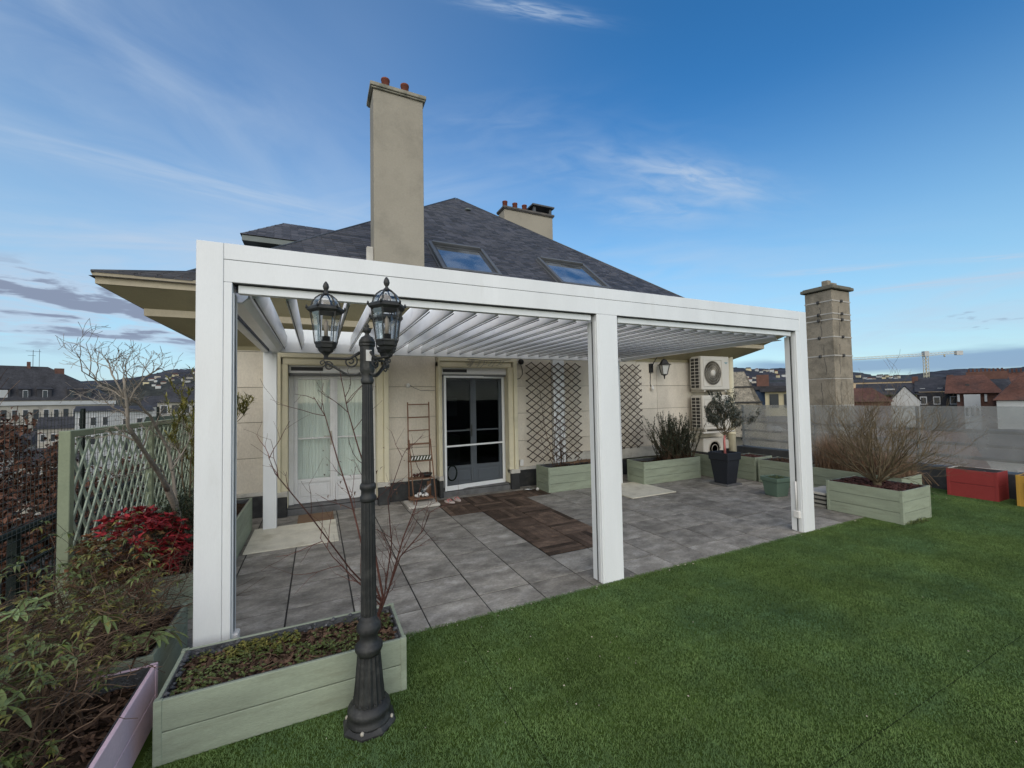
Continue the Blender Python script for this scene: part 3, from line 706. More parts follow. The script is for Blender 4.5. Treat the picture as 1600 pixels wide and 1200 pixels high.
# gutters inside each bay
for a, b in ((-.559, 5.480),):
    for x, s in ((a, 1), (b, -1)):
        m = MB(); xx = lambda d: x+s*d
        m.prism([(xx(.001), 2.40), (xx(.09), 2.40), (xx(.13), 2.44), (xx(.13), 2.52), (xx(.122), 2.52), (xx(.122), 2.445), (xx(.086), 2.408), (xx(.001), 2.408)], 1, FY1+.12, BY0-.10)
        m.build('gutter', WHITE2, pg)
    for y, s in ((FY1+.001, 1), (BY0-.001, -1)):
        y2 = y+s*.115
        gz = 2.468 if s > 0 else 2.398
        m = MB().box(a+.001, b-.001, min(y, y2), max(y, y2), gz, gz+.010).box(a+.001, b-.001, min(y2, y2+s*.006), max(y2, y2+s*.006), gz, 2.53)
        m.build('gutter', WHITE, pg)
# screen cassette under the left side beam
pbox('cassette', -.675, -.60, FY1+.01, BY0-.01, 2.40, 2.484, m=WHITE)
pbox('seal', -.599, -.594, FY1+.01, BY0-.01, 2.41, 2.47, m=DARKGAP, bv=0)
# louvre blades: shallow aerofoils standing open
bl = MB(); pr = []
nseg = 10
for i in range(nseg+1):
    t = i/nseg; zz = (t-.5)*.205; th = .0165*math.sqrt(max(0, 1-(2*t-1)**2))**.8 + .0025; pr.append((.012*math.sin(t*math.pi)+th-.006, zz))
for i in range(nseg, -1, -1):
    t = i/nseg; zz = (t-.5)*.205; th = .0165*math.sqrt(max(0, 1-(2*t-1)**2))**.8 + .0025; pr.append((.012*math.sin(t*math.pi)-th*.6-.006, zz))
L2 = (BY0-.12-FY1-.12)/2
bl.prism(pr, 1, -L2, L2); bl.sm = [len(f) == 4 for f in bl.f]
seal = MB().box(-.0028, .0028, -L2, L2, -.1095, -.1030)
b0 = None
ymid = (BY0-.12+FY1+.12)/2
for a, b in ((-.44, 5.36),):
    k = 0; x = .855-.207*6
    while x < b:
        if x > a+.04:
            tilt = rad(7)
            if b0 is None:
                b0 = bl.build('louvre_blade', WHITE2, pg); place(b0, (x, ymid, 2.545), pg); o = b0
                s0 = seal.build('blade_seal', DARKGAP, b0); s0.location = (0, 0, -.107)
            else:
                o = inst(b0, (x, ymid, 2.545), pg); s1 = s0.copy(); col.objects.link(s1); s1.parent = o
            o.rotation_euler = (0, tilt, 0)
        x += .207
qbox('junction_box', 5.345, 5.385, 3.16, 3.235, .17, .26, WHITEP, pg, .008)
MB().tube([(5.362, 3.20, .26), (5.362, 3.20, .62)], .010, 8).build('conduit', WHITEP, pg)
MB().box(-.50, -.455, 3.16, 3.24, .12, .26).build('floor_socket', WHITEP, pg, .008)
# folded fairy lights hanging at the gutter over door two
fl = thing('string_light_bundle', 'small tangled bundle of white string lights hanging above the dark french door', 'lights', (2.62, 6.95, 2.36))
m = MB(); rr = random.Random(12)
for k in range(16):
    x = 2.42+rr.uniform(0, .75); m.tube([(x, 6.92, 2.40), (x-.05+rr.uniform(-.02, .02), 6.90, 2.33), (x-.09, 6.92, 2.27+rr.uniform(0, .09))], .008, 4)
m.build('light_strings', ACG, fl)
MB().tube([(2.40, 6.93, 2.42), (2.8, 6.92, 2.40), (3.25, 6.95, 2.43)], .007, 4).build('cable', BLACK, fl)

# ------------------------------------------------------------ planters
def planter(x0, x1, y0, y1, h, planks, label, paint=SAGE, group='painted timber planters', name='planter', soil=SOIL, rz=0, zb=.004, fill=.05, liner=False, posts=True):
    t = thing(name, label, 'planter', ((x0+x1)/2, (y0+y1)/2, zb), 0, group)
    th = .022; g_ = .0025; w = .034; ph = h/planks
    for k in range(planks):
        za, zc = zb+k*ph+(g_ if k else 0), zb+(k+1)*ph-g_
        e = w*.9
        for (a, b, c, d) in ((x0+e, x1-e, y0+.003, y0+th), (x0+e, x1-e, y1-th, y1-.003), (x0+.003, x0+th, y0+e, y1-e), (x1-th, x1-.003, y0+e, y1-e)):
            qbox('plank', a, b, c, d, za, zc, paint, t, .0022)
    for (cx, sx) in ((x0, 1), (x1, -1)):
        for (cy, sy) in ((y0, 1), (y1, -1)):
            m = MB(); m.prism([(cx, cy), (cx+sx*w, cy), (cx+sx*w, cy+sy*.020), (cx+sx*.020, cy+sy*.020), (cx+sx*.020, cy+sy*w), (cx, cy+sy*w)], 2, zb, zb+h+.002)
            m.build('corner_trim', paint, t, .002)
    m = MB()   # inner liner
    i = th+.002; zt = zb+h
    m.box(x0+i, x1-i, y0+i, y0+i+.006, zb+.01, zt-.004).box(x0+i, x1-i, y1-i-.006, y1-i, zb+.01, zt-.004).box(x0+i, x0+i+.006, y0+i+.0065, y1-i-.0065, zb+.01, zt-.004).box(x1-i-.006, x1-i, y0+i+.0065, y1-i-.0065, zb+.01, zt-.004)
    if liner:
        rr = random.Random(3)
        for k in range(120):
            side = rr.choice((0, 1, 2, 2, 2, 3)); r = rr.uniform(.006, .020)
            if side == 0: c = (rr.uniform(x0+.03, x1-.03), y1-i-.01)
            elif side == 1: c = (x1-i-.012, rr.uniform(y0+.05, y1-.03))
            elif side == 2: c = (x0+i+.012, rr.uniform(y0+.03, y1-.03))
            else: c = (rr.uniform(x0+.03, x0+.3), y1-i-.012)
            m.lathe([(r*.3, 0), (r, r*.6), (r*.3, r*1.2)], (c[0], c[1], zt-.012-rr.uniform(0, .05)), 5, smooth=False)
    m.build('liner', LINER, t)
    # uneven soil
    nx, ny = max(4, int((x1-x0)/.035)), max(4, int((y1-y0)/.035)); vs = []; fs = []
    rr = random.Random(int(x0*100+y0*10)); A, B = rr.uniform(0, 9), rr.uniform(0, 9)
    for a in range(nx+1):
        for b in range(ny+1):
            x = x0+i+(x1-x0-2*i)*a/nx; y = y0+i+(y1-y0-2*i)*b/ny
            vs.append((x, y, zt-fill+.014*math.sin(x*9+A)*math.cos(y*11+B)+rr.uniform(-.009, .009)))
    for a in range(nx):
        for b in range(ny): fs.append((a*(ny+1)+b, (a+1)*(ny+1)+b, (a+1)*(ny+1)+b+1, a*(ny+1)+b+1))
    s = MB(); s.add(vs, fs, .5, False); s.build('soil', soil, t)
    return t
PA = planter(-.705, .475, 2.545, 3.02, .30, 2, 'long two-plank sage planter in front of the left pergola post, beside the lamp post', liner=True, fill=.055)
PB = planter(-1.62, -.79, 1.25, 2.93, .30, 2, 'pink painted planter at the lower left holding woody stems', PINK, name='planter', fill=.10)
PC = planter(-1.60, -.835, 3.02, 3.70, .30, 2, 'sage planter behind the pink one, under the tangled rhododendron', fill=.07)
PD = planter(-1.66, -.90, 4.14, 5.0, .36, 2, 'sage planter holding the bare tree and the red shrub beside the trellis', fill=.06)
PE = planter(-1.60, -.80, 5.22, 6.62, .43, 2, 'sage planter seen just inside the left pergola post by the pale board', fill=.06)
PO = planter(3.745, 5.12, 6.50, 6.96, .45, 3, 'sage planter under the left wall lattice, holding bare climber stems', fill=.06)
PP = planter(5.66, 7.18, 6.17, 6.65, .435, 3, 'sage planter of rosemary standing against the wall beside the pale board', fill=.06)
PQ1 = planter(7.40, 7.78, 5.92, 7.05, .45, 3, 'narrow sage planter below the air conditioning units', fill=.05)
PQ2 = planter(7.79, 8.32, 5.40, 5.90, .455, 3, 'small sage planter with reddish bark right behind the charcoal pot', soil=BARKC, fill=.03)
PQ3 = planter(7.77, 8.38, 4.42, 5.33, .44, 3, 'sage planter just behind the small green pot', fill=.04)
PK = planter(7.70, 8.30, 3.10, 4.36, .44, 3, 'sage planter full of tall dry grass near the railing', fill=.06)
PJ = planter(6.755, 7.50, 2.72, 3.60, .425, 3, 'sage planter on the turf holding the big bare spreading shrub', soil=SOIL, fill=.03)
PM = planter(9.34, 9.73, 2.61, 3.18, .44, 2, 'red planter on the turf by the right railing', REDP, fill=.06)
PN = planter(9.25, 9.68, 1.82, 2.41, .45, 1, 'ochre yellow planter cut off by the right edge of the view', YELP, fill=.06)
MB().box(9.2425, 9.2495, 1.95, 2.33, .12, .36).box(9.236, 9.242, 2.05, 2.25, .20, .30).build('raised_panel', YELP, PN, .003)
# red planter has a pale worn rim
MB().box(9.345, 9.725, 3.13, 3.165, .4465, .450).box(9.70, 9.725, 2.62, 3.13, .4465, .450).build('worn_rim', LEDGE, PM)
# second far planter row behind the grass one (towards the house corner)
def chips(t, x0, x1, y0, y1, z, n, mt, rr, s=(.01, .03), name='bark_chips'):
    m = MB()
    for k in range(n):
        c = Vector((rr.uniform(x0, x1), rr.uniform(y0, y1), z+rr.uniform(0, .015))); r = rr.uniform(*s)
        e = Euler((rr.uniform(-.7, .7), rr.uniform(-.7, .7), rr.uniform(0, 6.3))).to_matrix()
        m.add([c+e @ Vector(v)*r for v in ((-1, -.5, 0), (1, -.45, .1), (.9, .5, 0), (-1, .5, -.1), (0, 0, .35))], [(0, 1, 4), (1, 2, 4), (2, 3, 4), (3, 0, 4)])
    return m.build(name, mt, t, kind='stuff')
rc = random.Random(6)
chips(PJ, 6.79, 7.46, 2.76, 3.56, .405, 900, BARKC, rc); chips(PQ2, 7.82, 8.28, 5.43, 5.87, .43, 350, BARKC, rc)
chips(PA, -.67, .44, 2.58, 2.98, .25, 1300, L_DRYD, rc, (.006, .022), 'dead_leaves'); chips(PB, -1.58, -.83, 1.3, 2.9, .21, 2600, L_DRYD, rc, (.006, .024), 'dead_leaves')
chips(PC, -1.56, -.87, 3.06, 3.66, .235, 500, L_DRYD, rc, (.006, .02), 'dead_leaves')

# pots
def taper(n, cx, cy, z0, h, wb, wt, m, parent, rim=.06, rimh=.09, rot=0, ch=.0):
    mm = MB(); M = Matrix.Translation((cx, cy, z0)) @ Matrix.Rotation(rot, 4, 'Z')
    def ring(w, z): return [M @ Vector(v) for v in ((-w, -w, z), (w, -w, z), (w, w, z), (-w, w, z))]
    lv = [(wb, 0), (wt-rim*.35, h-rimh), (wt-.004, h-rimh+.004), (wt, h), (wt-.022, h), (wt-.03, h-.05)]
    vs = []
    for w, z in lv: vs += ring(w, z)
    fs = [(3, 2, 1, 0)]
    for i in range(len(lv)-1):
        for k in range(4): fs.append((i*4+k, i*4+(k+1) % 4, (i+1)*4+(k+1) % 4, (i+1)*4+k))
    b = (len(lv)-1)*4; fs.append((b, b+1, b+2, b+3)); mm.add(vs, fs); return mm.build(n, m, parent, .006)
pr_ = thing('square_pot', 'tall charcoal tapered square pot holding the olive tree, on a stone slab', 'plant pot', (7.06, 5.50, 0))
qbox('saucer_slab', 6.86, 7.27, 5.31, 5.71, .0, .028, STONEG, pr_, .003)
taper('pot_body', 7.065, 5.51, .029, .585, .135, .205, CHARC, pr_, rimh=.14, rot=rad(4))
MB().box(6.89, 7.24, 5.34, 5.68, .565, .568).build('soil', SOIL, pr_)
ps_ = thing('green_pot', 'small sage green plastic tub with sprouting weeds, near the right pergola post', 'plant pot', (6.98, 4.47, 0))
taper('pot_body', 6.99, 4.49, .002, .31, .115, .165, TEALP, ps_, rimh=.07, rot=rad(-8))
MB().box(6.86, 7.12, 4.36, 4.62, .27, .273).build('soil', SOIL, ps_)

# white boards, wood offcut, slabs
for (x0, x1, y0, y1, l) in ((-.765, .235, 5.57, 6.575, 'large pale square board lying on the paving before the curtained french door'), (4.75, 5.73, 5.46, 6.48, 'pale board lying on the paving partly under the rosemary planter')):
    o = qbox('pale_board', x0, x1, y0, y1, .0035, .019, BOARD, None, .002); tag(o, l, 'board')
wd = thing('wooden_duckboard', 'small brown slatted wooden board lying at the foot of the curtained french door', 'duckboard', (0, 6.83, 0))
for k in range(5): qbox('slat', -.26, .215, 6.62+k*.085, 6.697+k*.085, .004, .024, WOODT, wd, .002)
st = thing('slab_stack', 'low stack of pale slabs behind the right pergola post', 'slabs', (6.85, 3.95, 0))
for k in range(4): qbox('slab', 6.80, 7.35, 3.64, 3.95, .001+.062*k, .036+.062*k, LEDGE if k == 3 else mat('weathered_slab', (.26, .25, .22), .85), st, .004)
for k in range(4):
    MB().box(6.84, 6.90, 3.66, 3.94, .0365+.062*(k-1) if k else .0005, .0625+.062*(k-1) if k else .0008).build('batten', CONCD, st)

# ------------------------------------------------------------ lamp post with three lanterns
LX, LY = .247, 2.385
lamp = thing('street_lamp', 'cast iron three-lantern lamp post with fluted shaft at the planter corner', 'lamp post', (LX, LY, 0))
m = MB().lathe([(.138, 0), (.138, .014), (.116, .030)], (LX, LY, .004), 8, smooth=False, rot=rad(22)); pb = m.build('base_plate', IRON, lamp, .002)
for a in range(4):
    t = rad(22+45+90*a); MB().lathe([(.010, 0), (.010, .012), (.005, .018)], (LX+.117*math.cos(t), LY+.117*math.sin(t), .024), 6).build('bolt', ACG, pb)
segs = [([(.113, .030), (.113, .042), (.104, .050), (.102, .072), (.110, .082), (.106, .102), (.090, .112), (.084, .120)], 0),
        ([(.083, .121), (.080, .14), (.072, .22), (.065, .30), (.060, .365)], .10),
        ([(.060, .366), (.064, .378), (.071, .392), (.071, .410), (.056, .424), (.047, .436), (.046, .470), (.056, .480), (.063, .492), (.062, .515), (.052, .532), (.044, .545), (.043, .566)], 0),
        ([(.041, .567), (.0395, .75), (.0375, .95), (.0355, 1.165)], .09),
        ([(.036, 1.166), (.043, 1.175), (.043, 1.193), (.036, 1.203), (.036, 1.228), (.043, 1.237), (.042, 1.256), (.035, 1.266)], 0),
        ([(.0335, 1.267), (.0315, 1.45), (.0295, 1.62), (.0275, 1.80)], .10),
        ([(.028, 1.801), (.034, 1.812), (.034, 1.826), (.029, 1.836), (.029, 1.856), (.036, 1.866), (.040, 1.880), (.040, 1.884)], 0)]
pole = MB()
for prf, fl_ in segs: pole.lathe(prf, (LX, LY, 0), 32 if fl_ else 28, (lambda i, f=fl_: f) if fl_ else None, smooth=not fl_)
poleo = pole.build('pole', IRON, lamp)
hd = MB().lathe([(.039, 1.885), (.039, 2.005), (.045, 2.012), (.045, 2.022)], (LX, LY, 0), 8, smooth=False, rot=rad(10))
hd.lathe([(.044, 2.0225), (.041, 2.04), (.030, 2.058), (.014, 2.068), (.010, 2.078), (.019, 2.087), (.023, 2.098), (.019, 2.108), (.008, 2.113), (.014, 2.119), (.004, 2.135)], (LX, LY, 0), 16); hd.build('pole_head', IRON, poleo)
st_ = MB().box(-.016, .014, -.0015, 0, 1.925, 1.985, M=Matrix.Translation((LX, LY, 0)) @ Matrix.Rotation(rad(8), 4, 'Z') @ Matrix.Translation((.0, -.0385, 0))); st_.build('sticker', WHITEP, poleo)
for k in range(14):   # studs on the fluted base
    a = 2*math.pi*k/14; MB().lathe([(.006, 0), (.0045, .004), (0, .006)], (0, 0, 0), 6, M=Matrix.Translation((LX+.081*math.cos(a), LY+.081*math.sin(a), .135)) @ Matrix.Rotation(a, 4, 'Z') @ Matrix.Rotation(rad(90), 4, 'Y')).build('stud', IRON, poleo)
def spiral(c, r0, turns, dirx, rr=.004, up=1, n=26, start=0):
    return [Vector((c[0]+dirx[0]*r*math.cos(a), c[1]+dirx[1]*r*math.cos(a), c[2]+up*r*math.sin(a))) for r, a in ((r0*(1-.8*i/n), start+turns*2*math.pi*i/n) for i in range(n+1))]
def lantern(cx, cy, zb, dx, dy, first=None):
    """hexagonal flared lantern; bottom at zb"""
    rot = math.atan2(dy, dx)+rad(12)
    f = MB(); S = lambda r, z: (r, z)
    f.lathe([(.008, 0), (.012, .012), (.020, .020), (.034, .030), (.040, .046), (.050, .052), (.054, .070), (.058, .074), (.058, .082)], (cx, cy, zb), 6, smooth=False, rot=rot)
    f.lathe([(.080, .238), (.094, .250), (.094, .262), (.076, .272)], (cx, cy, zb), 6, smooth=False, rot=rot)
    for k in range(6):
        a = rot+k*math.pi/3; ca, sa = math.cos(a), math.sin(a)
        P = lambda r, z: (cx+r*ca, cy+r*sa, zb+z)
        f.tube([P(.056, .080), P(.060, .12), P(.066, .17), P(.078, .242)], .0042, 4)
        f.tube([P(.072, .270), P(.067, .292), P(.052, .316), P(.030, .334), P(.010, .342)], .0045, 4)
        f.lathe([(.006, 0), (.006, .014), (.0, .022)], P(.094, .256), 5)
    f.lathe([(.016, .336), (.016, .346), (.009, .352), (.007, .360), (.013, .368), (.016, .380), (.013, .394), (.004, .408)], (cx, cy, zb), 12)
    f.lathe([(.020, .082), (.020, .112), (.022, .112)], (cx, cy, zb), 12)
    la = f.build('lantern', IRON, lamp)
    gm = MB().lathe([(.052, .083), (.056, .12), (.062, .17), (.074, .24)], (cx, cy, zb), 6, smooth=False, rot=rot, cap=False); gm.build('lantern_glass', GLT, la)
    MB().lathe([(.070, .272), (.064, .293), (.050, .315), (.028, .332)], (cx, cy, zb), 18, smooth=True, rot=rot, cap=False).build('dome_glass', GLT, la)
    MB().lathe([(.010, .112), (.010, .15), (.013, .16), (.010, .19), (.002, .205)], (cx, cy, zb), 10).build('bulb', BULB, la)
    # arm: top bar, sweeping brace, two scrolls
    L = math.hypot(dx, dy); ux, uy = dx/L, dy/L
    def Q(r, z): return Vector((LX+ux*r, LY+uy*r, z))
    ar = MB(); ar.tube([Q(.036, 1.975), Q(.09, zb-.006), Q(L+.012, zb-.004)], [.009, .007, .007], 6)
    br = [Q(.036+ (L-.036)*t, 1.862 + (zb-.03-1.862)*t - .05*math.sin(t*math.pi)*(1-t)) for t in [i/14 for i in range(15)]]
    ar.tube(br, .0062, 6); ao = ar.build('arm', IRON, lamp)
    MB().tube(spiral(Q(.085, 1.925), .036, 1.6, (ux, uy), start=2.2), .0045, 5).build('scroll', IRON, ao); MB().tube(spiral(Q(L-.012, zb-.045), .026, 1.5, (ux, uy), start=.6), .004, 5).build('scroll', IRON, ao)
    MB().tube(spiral(Q(L+.018, zb-.03), .018, 1.3, (ux, uy), start=1.6, up=-1), .0035, 5).build('scroll', IRON, ao)
lantern(LX-.205, LY+.028, 1.945, -.205, .028); lantern(LX+.078, LY-.190, 1.940, .078, -.190); lantern(LX+.126, LY+.163, 1.945, .126, .163)

# ------------------------------------------------------------ left edge: trellis, wire fence, railing
tr = thing('garden_trellis', 'sage green garden trellis panel with square posts behind the red shrub', 'trellis', (-1.78, 6.0, 0))
TZ0, TZ1, TX = .40, 1.50, -1.78
TYS = [4.44, 6.22, 8.0]
for y in TYS: MB().box(TX-.035, TX+.035, y-.035, y+.035, -.02, TZ1+.02).build('post', SAGEP, tr, .004)
for a, b in zip(TYS, TYS[1:]):
    qbox('top_rail', TX-.03, TX+.03, a+.036, b-.036, TZ1-.035, TZ1+.018, SAGEP, tr, .004); qbox('bottom_rail', TX-.02, TX+.02, a+.036, b-.036, TZ0-.02, TZ0+.02, SAGED, tr, .004)
    W, Ht = b-a-.07, TZ1-TZ0-.05
    for sgn, xo in ((1, .006), (-1, -.006)):
        sp = .158; sl = 1.55      # slats steeper than 45 degrees
        k = -Ht/sl
        while k < W:
            # line y = a+.035 + k + z/sl
            z0, z1 = 0, Ht; ya, yb_ = k, k+Ht/sl
            if ya < 0: z0 = -ya*sl; ya = 0
            if yb_ > W: z1 = Ht-(yb_-W)*sl; yb_ = W
            if z1-z0 > .05:
                if sgn < 0: ya, yb_ = W-ya, W-yb_
                p0 = Vector((TX+xo, a+.035+ya, TZ0+z0)); p1 = Vector((TX+xo, a+.035+yb_, TZ0+z1)); d = p1-p0; c = (p0+p1)/2
                ang2 = math.atan2(d.y, d.z)
                o = MB().box(-.0055, .0055, -.0125, .0125, -d.length/2, d.length/2).build('slat', SAGED, tr)
                place(o, c, tr); o.rotation_euler = (-ang2, 0, 0)
            k += sp
wf = thing('wire_fence', 'tall dark wire mesh fence running along the left edge of the terrace', 'fence', (-1.96, 5, 0))
m = MB(); Y0, Y1, WZ = .8, 9.0, 1.67
y = Y0
while y < Y1: m.box(-1.9615, -1.9585, y-.0012, y+.0012, 0, WZ, tint=.5); y += .05
z = .05
while z < WZ+.01: m.box(-1.9650, -1.9616, Y0, Y1, z-.0013, z+.0013, tint=.5); z += .05
m.build('mesh_wires', WIRE, wf, kind='stuff')
for y in (1.2, 3.2, 5.2, 7.2, 9.0): MB().box(-1.99, -1.966, y-.02, y+.02, -.03, WZ+.02).build('post', FENCE_G, wf, .003)
rl_ = thing('left_railing', 'dark green metal railing with two rails outside the left wire mesh', 'railing', (-2.03, 5, 0))
for z, r in ((.775, .028), (.50, .018)): MB().tube([(-2.04, .2, z), (-2.04, 9.4, z)], r, 10).build('rail', FENCE_G, rl_)
MB().tube([(-2.04, .2, .62), (-2.04, 9.4, .62)], .008, 6).build('rail', FENCE_G, rl_)
for y in (.4, 2.4, 4.4, 6.4, 8.4): MB().box(-2.065, -2.015, y-.025, y+.025, -.3, .76).build('post', FENCE_G, rl_, .003)
for k in range(52):
    y = .9+k*.16
    if k == 0: bal = MB().tube([(-2.04, y, -.2), (-2.04, y, .49)], .006, 5).build('baluster', FENCE_G, rl_)
    else: inst(bal, (-2.04, y, .145), rl_)

# ------------------------------------------------------------ right edge: parapet, weathered screen
pa = qbox('parapet', 9.80, 10.1, -4.1, 7.28, -.02, .385, mat('parapet_flashing', (.040, .043, .047), .6, var=.3, dirt=(.08, .08, .085), dscale=3), None, .008); tag(pa, 'low dark flashed parapet running under the right screen fence', 'parapet')
RAILG = mat('rail_grey', (.035, .037, .040), .5)
sf = thing('screen_fence', 'hazy weathered translucent screen fence with three rails along the right parapet', 'fence', (9.95, 2, .38))
ys = [-4.0, -2.0, 0.0, 2.0, 3.75, 5.5, 7.22]
for a, b in zip(ys, ys[1:]):
    qbox('screen_panel', 9.945, 9.951, a+.004, b-.004, .40, 1.44, FROST, sf, 0)
for y in ys: MB().box(9.985, 10.03, y-.02, y+.02, .386, 1.43).build('post', GREYP, sf, .003)
for z in (1.02, .79, .57): MB().tube([(9.985, -4.1, z), (9.985, 7.25, z)], .028, 8).build('rail', RAILG, sf)
m = MB(); y = 4.6
while y < 7.25: m.box(9.964, 9.966, y-.0012, y+.0012, .40, 1.40, tint=.5); y += .05
z = .42
while z < 1.40: m.box(9.967, 9.969, 4.6, 7.25, z-.0012, z+.0012, tint=.5); z += .05
m.build('mesh_wires', mat('rusty_wire', (.10, .08, .06), .7), sf, kind='stuff')

# banded concrete chimney rising beyond the parapet
cc = thing('banded_chimney', 'tall weathered concrete block chimney with pale mortar bands beyond the right fence', 'chimney', (16.4, 8.4, -13))
X0, X1, Ya, Yb = 15.83, 16.92, 8.0, 8.86
zs = [-13, -8, -3, -.6, .35, 1.28, 2.2, 2.98, 3.62, 4.22, 4.42, 4.86, 5.24]
for a, b in zip(zs, zs[1:]):
    qbox('block_course', X0, X1, Ya, Yb, a+.012, b-.012, CONC, cc, .012)
m = MB()
for z in zs[3:-1]:
    if z > 2.5: m.box(X0-.012, X1+.012, Ya-.012, Yb+.012, z-.02, z+.02)
    else: m.box(X0+.01, X1-.01, Ya+.01, Yb-.01, z-.02, z+.02)
m.build('mortar_band', MORT2, cc)
m = MB()
for z in (3.62, 4.22, 4.42, 2.98, 4.86):
    for (x, y) in ((X0+.50, Ya-.03), (X0-.03, Ya+.42)): m.lathe([(.03, -.05), (.045, -.02), (.045, .02), (.03, .05)], (x, y, z), 6)
m.build('strap_clamp', CONCD, cc)
m = MB(); rr = random.Random(9)
for fx in (0, 1):
    for s in range(3):
        p = []; z = 4.8-s*1.3; t = .35+rr.uniform(-.05, .15)
        for k in range(9):
            t += rr.uniform(-.035, .035); z -= .13
            p.append((X0+t*1.09, Ya-.001, z) if fx else (X0-.001, Ya+t, z))
        m.tube(p, .007, 4)
m.build('crack', CONCD, cc)
MB().box(X0-.10, X1+.10, Ya-.10, Yb+.10, 5.25, 5.36).box(X0-.05, X1+.05, Ya-.05, Yb+.05, 5.361, 5.40).build('cap', mat('mossy_cap', (.15, .14, .11), .95, dirt=(.05, .06, .03), dscale=3), cc, .02)
for (x, w, h) in ((16.12, .10, .22), (16.42, .16, .16)): MB().box(x-w, x+w, 8.2, 8.2+2*w, 5.401, 5.401+h).build('flue', CONC, cc, .01)

# ------------------------------------------------------------ wall fittings
def ac(zb, name, label, grp, x0=8.12, x1=9.08, y0=6.86, y1=7.17, h=.80):
    t = thing(name, label, 'air conditioner', ((x0+x1)/2, y1, zb), 0, grp)
    MB().box(x0, x1, y0, y1, zb, zb+h).build('casing', ACW, t, .018)
    # fan opening: dark disc, blades, radial grille, square surround, motor cap
    fx, fz = x0+.37, zb+h/2; fr = .285
    q = Matrix.Translation((fx, y0, fz)) @ Matrix.Rotation(rad(90), 4, 'X')
    MB().lathe([(.001, .004), (fr, .004)], (0, 0, 0), 28, M=q, cap=True, smooth=False).build('fan_recess', ACD, t)
    f = MB()
    for k in range(44):
        a = 2*math.pi*k/44; pts = []
        for i in range(6):
            r = .075+(fr-.075)*i/5; aa = a+.55*(i/5)**1.3; pts.append((fx+r*math.cos(aa), y0-.012-.006*(1-i/5), fz+r*math.sin(aa)))
        f.tube(pts, .0035, 3, cap=False)
    for r in (.11, .17, .23, fr): f.tube([(fx+r*math.cos(a), y0-.014, fz+r*math.sin(a)) for a in [2*math.pi*i/32 for i in range(33)]], .0032, 3, cap=False)
    f.build('fan_grille', ACG, t)
    MB().lathe([(.076, .008), (.076, .022), (.04, .028), (0.001, .030)], (0, 0, 0), 20, M=q).build('fan_hub', ACW, t)
    s = fr+.02; g = MB(); g.box(fx-s-.012, fx-s, y0-.012, y0-.0005, fz-s-.012, fz+s+.012).box(fx+s, fx+s+.012, y0-.012, y0-.0005, fz-s-.012, fz+s+.012).box(fx-s, fx+s, y0-.012, y0-.0005, fz+s, fz+s+.012).box(fx-s, fx+s, y0-.012, y0-.0005, fz-s-.012, fz-s)
    g.build('fan_surround', ACW, t, .003)
    # side coil seen through square guard
    MB().box(x0-.012, x0-.001, y0+.05, y1-.012, zb+.04, zb+h-.04).build('coil', ACD, t)
    g = MB()
    for k in range(10): z = zb+.045+k*(h-.09)/9; g.box(x0-.022, x0-.0125, y0+.045, y1-.01, z-.007, z+.007)
    for k in range(3): y = y0+.05+k*(y1-y0-.07)/2; g.box(x0-.0275, x0-.0225, y-.006, y+.006, zb+.04, zb+h-.04)
    g.build('side_guard', ACW, t)
    MB().box(x1-.17, x1-.06, y0-.003, y0-.0005, zb+h-.15, zb+h-.135).box(x1-.15, x1-.08, y0-.003, y0-.0005, zb+h-.175, zb+h-.160).build('badge', mat('badge_teal', (.12, .28, .32), .5), t)
    for x in (x0+.12, x1-.12): MB().box(x-.02, x+.02, y0+.02, 7.262, zb-.045, zb-.002).build('bracket', ACW, t, .003)
    return t
ac(1.83, 'air_conditioner', 'upper of the two cream air conditioning units on the wall', 'air conditioning units at the wall corner')
t2 = ac(.90, 'air_conditioner', 'lower air conditioning unit, half hidden by the olive tree', 'air conditioning units at the wall corner')
MB().box(8.05, 9.12, 6.80, 7.20, .815, .850).build('shelf', LEDGE, t2, .005)
pp = MB()
for k, (x, dy) in enumerate(((8.72, 0), (8.80, .02), (9.02, .0), (9.10, .03))): pp.tube([(x, 7.20-dy, 1.80), (x+.02, 7.16-dy, 1.70), (x-.01, 7.18-dy, 1.60), (x, 7.2, 1.5)], .018, 6)
pp.build('pipes', ACD, t2)
hp_ = thing('small_heat_pump', 'small round-fronted cream pump unit on the floor under the air conditioners', 'pump', (8.7, 7.05, 0))
MB().box(8.25, 8.95, 6.98, 7.22, .10, .68).build('casing', ACW, hp_, .02)
MB().tube([(8.62+.19*math.cos(a), 6.975, .42+.19*math.sin(a)) for a in [2*math.pi*i/24 for i in range(25)]], .012, 5).tube([(8.62+.10*math.cos(a), 6.975, .42+.10*math.sin(a)) for a in [2*math.pi*i/24 for i in range(25)]], .008, 5).build('fan_ring', ACG, hp_)
MB().lathe([(.001, 0), (.17, .0)], (0, 0, 0), 20, M=Matrix.Translation((8.62, 6.9795, .42)) @ Matrix.Rotation(rad(90), 4, 'X'), smooth=False).build('fan_recess', ACD, hp_)

